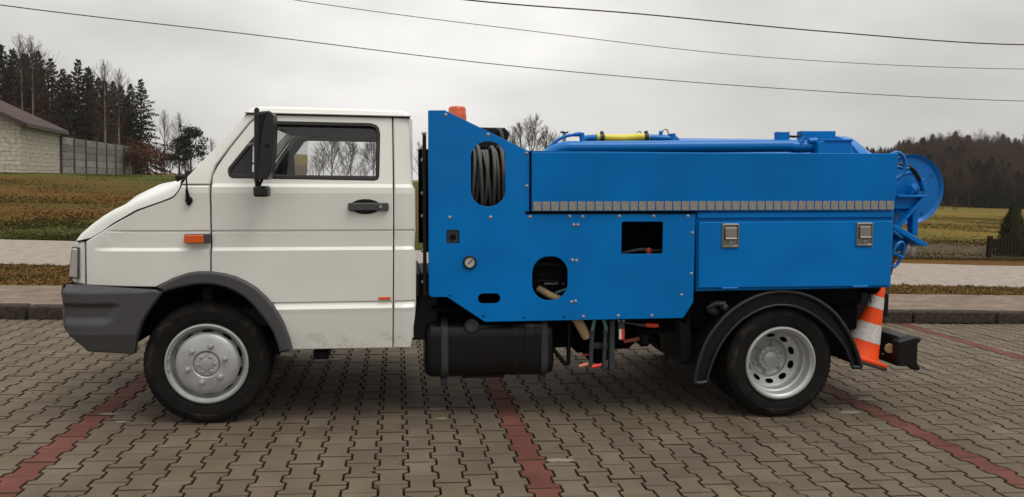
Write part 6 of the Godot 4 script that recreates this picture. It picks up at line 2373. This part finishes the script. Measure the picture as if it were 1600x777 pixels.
	part("sticker", b, M.sticker_white, pl)
	b = MB.new()
	b.prism(PackedVector2Array([Vector2(1.353, 0.526), Vector2(1.370, 0.526), Vector2(1.370, 0.462), Vector2(1.353, 0.463)]), 0.0300, 0.0312)
	part("sticker", b, M.red_grip, pl)
	b = MB.new()
	b.tube([Vector3(1.383, 0.556, 0.0), Vector3(1.442, 0.549, 0.0), Vector3(1.474, 0.542, 0.0), Vector3(1.514, 0.539, 0.0)], [0.006, 0.007, 0.012, 0.010], 8)
	var lev := part("control_lever", b, M.pipe_grey, L)
	b = MB.new()
	b.tube([Vector3(1.508, 0.541, 0.0), Vector3(1.546, 0.538, 0.0), Vector3(1.588, 0.536, 0.0)], [0.013, 0.0145, 0.012], 12)
	part("grip", b, M.red_grip, lev)
	b = MB.new()
	b.tube(curve([Vector3(1.429, 0.405, -0.2), Vector3(1.474, 0.410, -0.2), Vector3(1.528, 0.421, -0.2)], 4), 0.014, 10)
	part("copper_pipe", b, M.copper, L)
	b = MB.new()
	b.box(Vector3(1.588, 0.404, -0.3), Vector3(0.08, 0.10, 0.1), 0.02)
	b.tube([Vector3(1.566, 0.438, -0.3), Vector3(1.757, 0.455, -0.3)], 0.02, 8)
	part("valve", b, M.black, L)
	# steel couplings on the dark side of the rear arch
	b = MB.new()
	b.lathe([Vector2(0.0, -0.04), Vector2(0.022, -0.04), Vector2(0.024, 0.0), Vector2(0.02, 0.02), Vector2(0.0, 0.02)], Vector3(1.960, 0.608, -0.05), Vector3(0.5, -0.2, 0.8).normalized(), 16)
	b.tube([Vector3(1.925, 0.627, -0.08), Vector3(1.971, 0.659, -0.05), Vector3(2.024, 0.657, -0.03)], [0.012, 0.02, 0.018], 10)
	b.lathe([Vector2(0.020, -0.02), Vector2(0.020, 0.012), Vector2(0.012, 0.018), Vector2(0.0, 0.018)], Vector3(2.016, 0.637, -0.02), Vector3(0.3, 0, 1).normalized(), 12)
	part("air_coupling", b, mat(0.09, 0.09, 0.09, 0.4, 0.6), L)


func tail(L: Node3D) -> void:
	# mudguards over the twin wheels: a rolled flange, a second inner roll and the deep arch behind
	var outer := [Vector3(1.809, 0.192, 0.050), Vector3(1.816, 0.247, 0.050), Vector3(1.826, 0.306, 0.050), Vector3(1.845, 0.368, 0.050), Vector3(1.868, 0.426, 0.050), Vector3(1.899, 0.484, 0.050), Vector3(1.938, 0.534, 0.050), Vector3(1.985, 0.588, 0.050), Vector3(2.036, 0.632, 0.050), Vector3(2.104, 0.676, 0.050), Vector3(2.173, 0.708, 0.050), Vector3(2.241, 0.728, 0.050), Vector3(2.311, 0.739, 0.050), Vector3(2.389, 0.738, 0.050), Vector3(2.464, 0.725, 0.050), Vector3(2.532, 0.703, 0.050), Vector3(2.595, 0.672, 0.050), Vector3(2.651, 0.635, 0.050), Vector3(2.702, 0.591, 0.050), Vector3(2.752, 0.530, 0.050), Vector3(2.797, 0.465, 0.050), Vector3(2.829, 0.404, 0.050), Vector3(2.856, 0.341, 0.050), Vector3(2.872, 0.298, 0.050), Vector3(2.884, 0.257, 0.050)]
	var inner := [Vector3(1.882, 0.194, 0.050), Vector3(1.893, 0.245, 0.050), Vector3(1.908, 0.292, 0.050), Vector3(1.926, 0.346, 0.050), Vector3(1.953, 0.401, 0.050), Vector3(1.988, 0.459, 0.050), Vector3(2.039, 0.520, 0.050), Vector3(2.099, 0.574, 0.050), Vector3(2.163, 0.612, 0.050), Vector3(2.236, 0.642, 0.050), Vector3(2.314, 0.657, 0.050), Vector3(2.380, 0.656, 0.050), Vector3(2.442, 0.645, 0.050), Vector3(2.510, 0.618, 0.050), Vector3(2.574, 0.581, 0.050), Vector3(2.638, 0.534, 0.050), Vector3(2.693, 0.481, 0.050), Vector3(2.739, 0.430, 0.050), Vector3(2.775, 0.381, 0.050), Vector3(2.803, 0.324, 0.050), Vector3(2.827, 0.259, 0.050)]
	var poly := PackedVector2Array()
	for p: Vector3 in outer:
		poly.append(Vector2(p.x, p.y))
	for i in range(inner.size() - 1, -1, -1):
		poly.append(Vector2(inner[i].x, inner[i].y))
	for side in 2:
		var b := MB.new()
		b.sheet(poly, [], [], [], func(_x, _y): return 0.036, 0.006, 0.002)
		var rows := []
		for p: Vector3 in outer:
			rows.append([Vector3(p.x, p.y, 0.04), Vector3(p.x, p.y, -0.2), Vector3(p.x, p.y, -0.46)])
		b.loft(rows, Vector3(2.37, 0.2, -0.2))
		var mg := part("mudguard", b, M.black, L)
		b = MB.new()
		b.tube(outer, 0.014, 10)
		part("rolled_edge", b, M.seal, mg)
		b = MB.new()
		b.tube(inner, 0.009, 8)
		b.tube([outer[0], (outer[0] + inner[0]) / 2 - Vector3(0, 0.006, 0), inner[0]], 0.014, 8)
		b.tube([outer[outer.size() - 1], inner[inner.size() - 1]], 0.013, 8)
		part("inner_roll", b, M.seal, mg)
		if side == 1:
			mirrored(mg)
	# rear underrun beam with rubber ends
	var e := Vector3(3.235, 0.319, -0.1)
	var y0: float = 0.215
	var y1: float = 0.409
	var x0: float = 3.137
	var x1: float = 3.352
	var b := MB.new()
	b.box(Vector3(x1 - 0.06, (y0 + y1) / 2, -0.97), Vector3(0.12, y1 - y0, 1.72), 0.012)
	var bm := part("rear_beam", b, M.black, L)
	b = MB.new()
	b.prism(PackedVector2Array([Vector2(3.206, 0.390), Vector2(3.320, 0.417), Vector2(3.361, 0.412), Vector2(3.377, 0.399), Vector2(3.364, 0.383), Vector2(3.349, 0.370), Vector2(3.351, 0.249), Vector2(3.363, 0.228), Vector2(3.377, 0.208), Vector2(3.367, 0.194), Vector2(3.331, 0.197), Vector2(3.294, 0.225), Vector2(3.213, 0.230)]), -0.14, -0.07, 0.010)
	part("end_cap", b, M.black, bm)
	b = MB.new()
	b.lathe([Vector2(0.0, -0.02), Vector2(0.028, -0.018), Vector2(0.032, 0.0), Vector2(0.028, 0.018), Vector2(0.012, 0.020), Vector2(0.0, 0.016)], Vector3(x1 - 0.138, 0.324, -0.17), Vector3(-0.6, 0, 0.8), 20)
	part("buffer_roller", b, M.cream_hose, bm)
	for k in 6:
		b = MB.new()
		b.lathe([Vector2(0.009, 0.0), Vector2(0.007, 0.006), Vector2(0.0, 0.007)], Vector3(x1 - 0.12, y0 + (0.05 if k % 2 else 0.13), -0.2 - 0.07 * k), Vector3(-1, 0, 0), 8)
		part("bolt", b, M.bolt, bm)
	b = MB.new()
	b.box(Vector3(3.16, 0.50, -0.52), Vector3(0.36, 0.12, 0.08), 0.01)
	b.box(Vector3(3.30, 0.40, -0.52), Vector3(0.08, 0.24, 0.06), 0.01)
	b.tube(curve([Vector3(3.006, 0.657, -0.3), Vector3(3.037, 0.579, -0.3), Vector3(3.013, 0.494, -0.3)], 5), 0.02, 8)
	b.tube(curve([Vector3(3.062, 0.712, -0.2), Vector3(3.082, 0.661, -0.2), Vector3(3.094, 0.594, -0.2)], 5), 0.004, 6)
	part("rear_bracket", b, M.black, L)
	b = MB.new()
	b.box(Vector3(3.05, 0.74, -0.35), Vector3(0.12, 0.1, 0.5), 0.03)
	part("rear_lamp_bracket", b, M.dark, L)
	# hose reel carried behind the tank: two dished discs on a drum
	var rc := Vector3(3.526, 1.359, -0.5)
	var rr: float = (1.599 - (1.118)) / 2
	b = MB.new()
	b.lathe([Vector2(0.0, 0.0), Vector2(rr * 0.44, 0.0), Vector2(rr * 0.46, 0.008), Vector2(rr * 0.49, 0.008), Vector2(rr * 0.51, 0.0), Vector2(rr * 0.90, 0.0), Vector2(rr * 0.96, 0.016), Vector2(rr, 0.020), Vector2(rr, 0.008), Vector2(rr * 0.96, 0.0), Vector2(rr * 0.9, -0.012), Vector2(0.0, -0.012)], rc, Vector3(0, 0, 1), 56)
	var rl := part("hose_reel", b, M.blue_gloss, L)
	b = MB.new()
	for k in 4:
		var th := 0.55 + k * PI / 2
		b.lathe([Vector2(0.012, 0.0), Vector2(0.010, 0.006), Vector2(0.004, 0.007), Vector2(0.0, 0.004)], rc + Vector3(cos(th), sin(th), 0) * rr * 0.78, Vector3(0, 0, 1), 10)
	part("reel_bolt", b, M.blue, rl)
	b = MB.new()
	b.lathe([Vector2(rr * 0.6, 0.0), Vector2(rr * 0.6, -0.5)], rc, Vector3(0, 0, 1), 32)
	part("reel_drum", b, M.blue, rl)
	b = MB.new()
	b.lathe([Vector2(0.0, 0.0), Vector2(rr * 0.9, 0.0), Vector2(rr, -0.016), Vector2(rr, -0.022), Vector2(0.0, -0.014)], rc + Vector3(0, 0, -0.5), Vector3(0, 0, 1), 40)
	part("reel_disc", b, M.blue_gloss, rl)
	b = MB.new()
	b.lathe([Vector2(0.0, 0.09), Vector2(0.026, 0.088), Vector2(0.030, 0.08), Vector2(0.030, 0.012), Vector2(0.040, 0.006), Vector2(0.040, 0.0)], Vector3(3.517, 1.360, -0.44), Vector3(-0.75, 0, 0.66).normalized(), 20)
	b.box(Vector3(3.563, 1.390, -0.42), Vector3(0.028, 0.085, 0.05), 0.004, Basis(Vector3(0, 0, 1), 0.35))
	b.box(Vector3(3.457, 1.351, -0.40), Vector3(0.012, 0.075, 0.07), 0.004)
	part("reel_motor", b, M.blue_gloss, rl)
	# bracket carrying the reel
	b = MB.new()
	b.prism(PackedVector2Array([Vector2(3.288, 1.307), Vector2(3.287, 1.322), Vector2(3.507, 1.323), Vector2(3.508, 1.308)]), -0.46, -0.26, 0.003)
	b.prism(PackedVector2Array([Vector2(3.282, 1.231), Vector2(3.279, 1.309), Vector2(3.494, 1.310), Vector2(3.438, 1.231)]), -0.34, -0.30, 0.002)
	b.prism(PackedVector2Array([Vector2(3.492, 1.312), Vector2(3.475, 1.319), Vector2(3.302, 1.122), Vector2(3.318, 1.116)]), -0.32, -0.26, 0.003)
	b.prism(PackedVector2Array([Vector2(3.459, 1.240), Vector2(3.505, 1.240), Vector2(3.509, 1.046), Vector2(3.468, 1.059)]), -0.42, -0.36, 0.004)
	b.prism(PackedVector2Array([Vector2(3.321, 1.231), Vector2(3.479, 1.231), Vector2(3.470, 1.206), Vector2(3.322, 1.206)]), -0.44, -0.33, 0.003)
	b.prism(PackedVector2Array([Vector2(3.295, 1.228), Vector2(3.406, 1.228), Vector2(3.300, 1.130)]), -0.5, -0.46, 0.002)
	var rb := part("reel_bracket", b, M.blue, L)
	b = MB.new()
	b.prism(PackedVector2Array([Vector2(3.223, 1.129), Vector2(3.254, 1.126), Vector2(3.477, 1.004), Vector2(3.469, 0.992), Vector2(3.432, 0.989), Vector2(3.233, 1.097)]), -0.40, -0.2, 0.004)
	part("stay", b, M.blue, rb)
	b = MB.new()
	b.tube([Vector3(3.224, 1.087, -0.2), Vector3(3.298, 1.045, -0.22)], 0.012, 8)
	b.tube([Vector3(3.257, 1.071, -0.26), Vector3(3.313, 1.050, -0.26)], 0.010, 8)
	part("lower_stay", b, M.blue_gloss, rb)
	# looped blue pipes and the black hose
	for k in 2:
		b = MB.new()
		var c := Vector3(3.175, 1.511, -0.12 - 0.10 * k)
		var path := []
		for s in 25:
			var th := lerpf(2.2, -1.9, s / 24.0)
			path.append(c + Vector3(cos(th) * 0.066 * (1.0 - 0.12 * k), sin(th) * (0.083 - 0.018 * k) + (-0.01) * k, -0.02 * s / 24.0))
		b.tube(path, 0.0125, 12)
		part("pipe_loop", b, M.blue_gloss, rl)
	b = MB.new()
	b.tube(curve([Vector3(3.205, 1.519, -0.2), Vector3(3.281, 1.512, -0.2), Vector3(3.358, 1.486, -0.22), Vector3(3.459, 1.424, -0.3)], 8), 0.0155, 12)
	part("rubber_hose", b, M.black, rl)
	b = MB.new()
	b.tube(curve([Vector3(3.205, 1.511, -0.18), Vector3(3.241, 1.497, -0.16), Vector3(3.286, 1.493, -0.16)], 5), 0.011, 10)
	part("pipe_tail", b, M.blue_gloss, rl)
	# outlet valve with handwheel and bright coupling
	b = MB.new()
	b.lathe([Vector2(0.0, -0.10), Vector2(0.055, -0.10), Vector2(0.058, 0.0), Vector2(0.066, 0.006), Vector2(0.066, 0.028), Vector2(0.05, 0.034), Vector2(0.046, 0.075), Vector2(0.0, 0.075)], Vector3(3.320, 1.004, -0.34), Vector3(0.94, -0.2, 0.26).normalized(), 28)
	var ov := part("outlet_valve", b, M.blue_gloss, L)
	b = MB.new()
	b.lathe([Vector2(0.045, 0.0), Vector2(0.054, 0.004), Vector2(0.054, 0.022), Vector2(0.047, 0.026), Vector2(0.047, 0.034), Vector2(0.056, 0.038), Vector2(0.056, 0.058), Vector2(0.048, 0.066), Vector2(0.044, 0.06), Vector2(0.03, 0.058), Vector2(0.0, 0.058)], Vector3(3.386, 0.978, -0.33), Vector3(0.94, -0.2, 0.26).normalized(), 28)
	part("coupling", b, M.alloy, ov)
	b = MB.new()
	var hc := Vector3(3.226, 0.941, -0.15)
	b.tube(ring_loop(hc, Vector3(0.052, 0.01, -0.02), Vector3(0.006, 0.082, 0.02), 28), 0.010, 10, false)
	b.tube([hc + Vector3(-0.05, 0.018, 0.0), hc + Vector3(0.046, -0.022, 0)], 0.009, 8)
	b.tube([hc + Vector3(0, 0, 0.01), hc + Vector3(-0.02, 0.03, -0.15)], 0.012, 8)
	part("handwheel", b, M.blue_gloss, ov)
	b = MB.new()
	b.tube([Vector3(3.353, 1.000, -0.4), Vector3(3.347, 0.914, -0.4), Vector3(3.325, 0.784, -0.4)], [0.03, 0.03, 0.026], 12)
	part("rusty_pipe", b, M.rust, ov)


# the striped cone, leaning in its holder at the tail
func cone() -> void:
	var top := Vector3(3.15, 0.80, -0.22)
	var foot := Vector3(3.02, 0.33, -0.22)
	var ax := (top - foot).normalized()
	var tall := top.distance_to(foot)
	var o := thing("traffic_cone", "orange and white striped traffic cone leaning at the lorry's tail behind the rear mudguard", "cone", foot)
	o.quaternion = Quaternion(Vector3.UP, ax)
	var r1 := 0.026
	var r0 := 0.124
	var bands := [[0.0, 0.035, 0], [0.035, 0.245, 0], [0.245, 0.49, 1], [0.49, 0.70, 0], [0.70, 0.86, 1], [0.86, 1.0, 0]]
	for k in range(1, 6):
		var e: Array = bands[k]
		var b := MB.new()
		var ra := lerpf(r0, r1, e[0])
		var rb := lerpf(r0, r1, e[1])
		var lift := 0.0012 if e[2] == 1 else 0.0
		var prof := [Vector2(ra + lift, tall * e[0]), Vector2(rb + lift, tall * e[1])]
		if k == 5:
			prof.append_array([Vector2(rb * 0.85, tall * 1.008), Vector2(rb * 0.6, tall * 1.006), Vector2(rb * 0.55, tall * 0.9)])
		if k == 1:
			prof.push_front(Vector2(r0 + 0.004, tall * 0.02))
			prof.push_front(Vector2(r0 + 0.010, 0.0))
		b.lathe(prof, Vector3.ZERO, Vector3(0, 1, 0), 40)
		part("white_band" if e[2] == 1 else "orange_band", b, M.cone_white if e[2] == 1 else M.cone_orange, o)
	var b := MB.new()
	b.prism(round_rect(-0.138, -0.138, 0.138, 0.138, 0.03), -0.012, 0.012, 0.006, Transform3D(Basis(Vector3(1, 0, 0), -PI / 2), Vector3.ZERO))
	part("foot", b, M.cone_orange, o)
	b = MB.new()
	b.prism(round_rect(-0.142, -0.142, 0.142, 0.142, 0.03), -0.030, -0.012, 0.004, Transform3D(Basis(Vector3(1, 0, 0), -PI / 2), Vector3.ZERO))
	part("foot_sole", b, M.cone_foot, o)
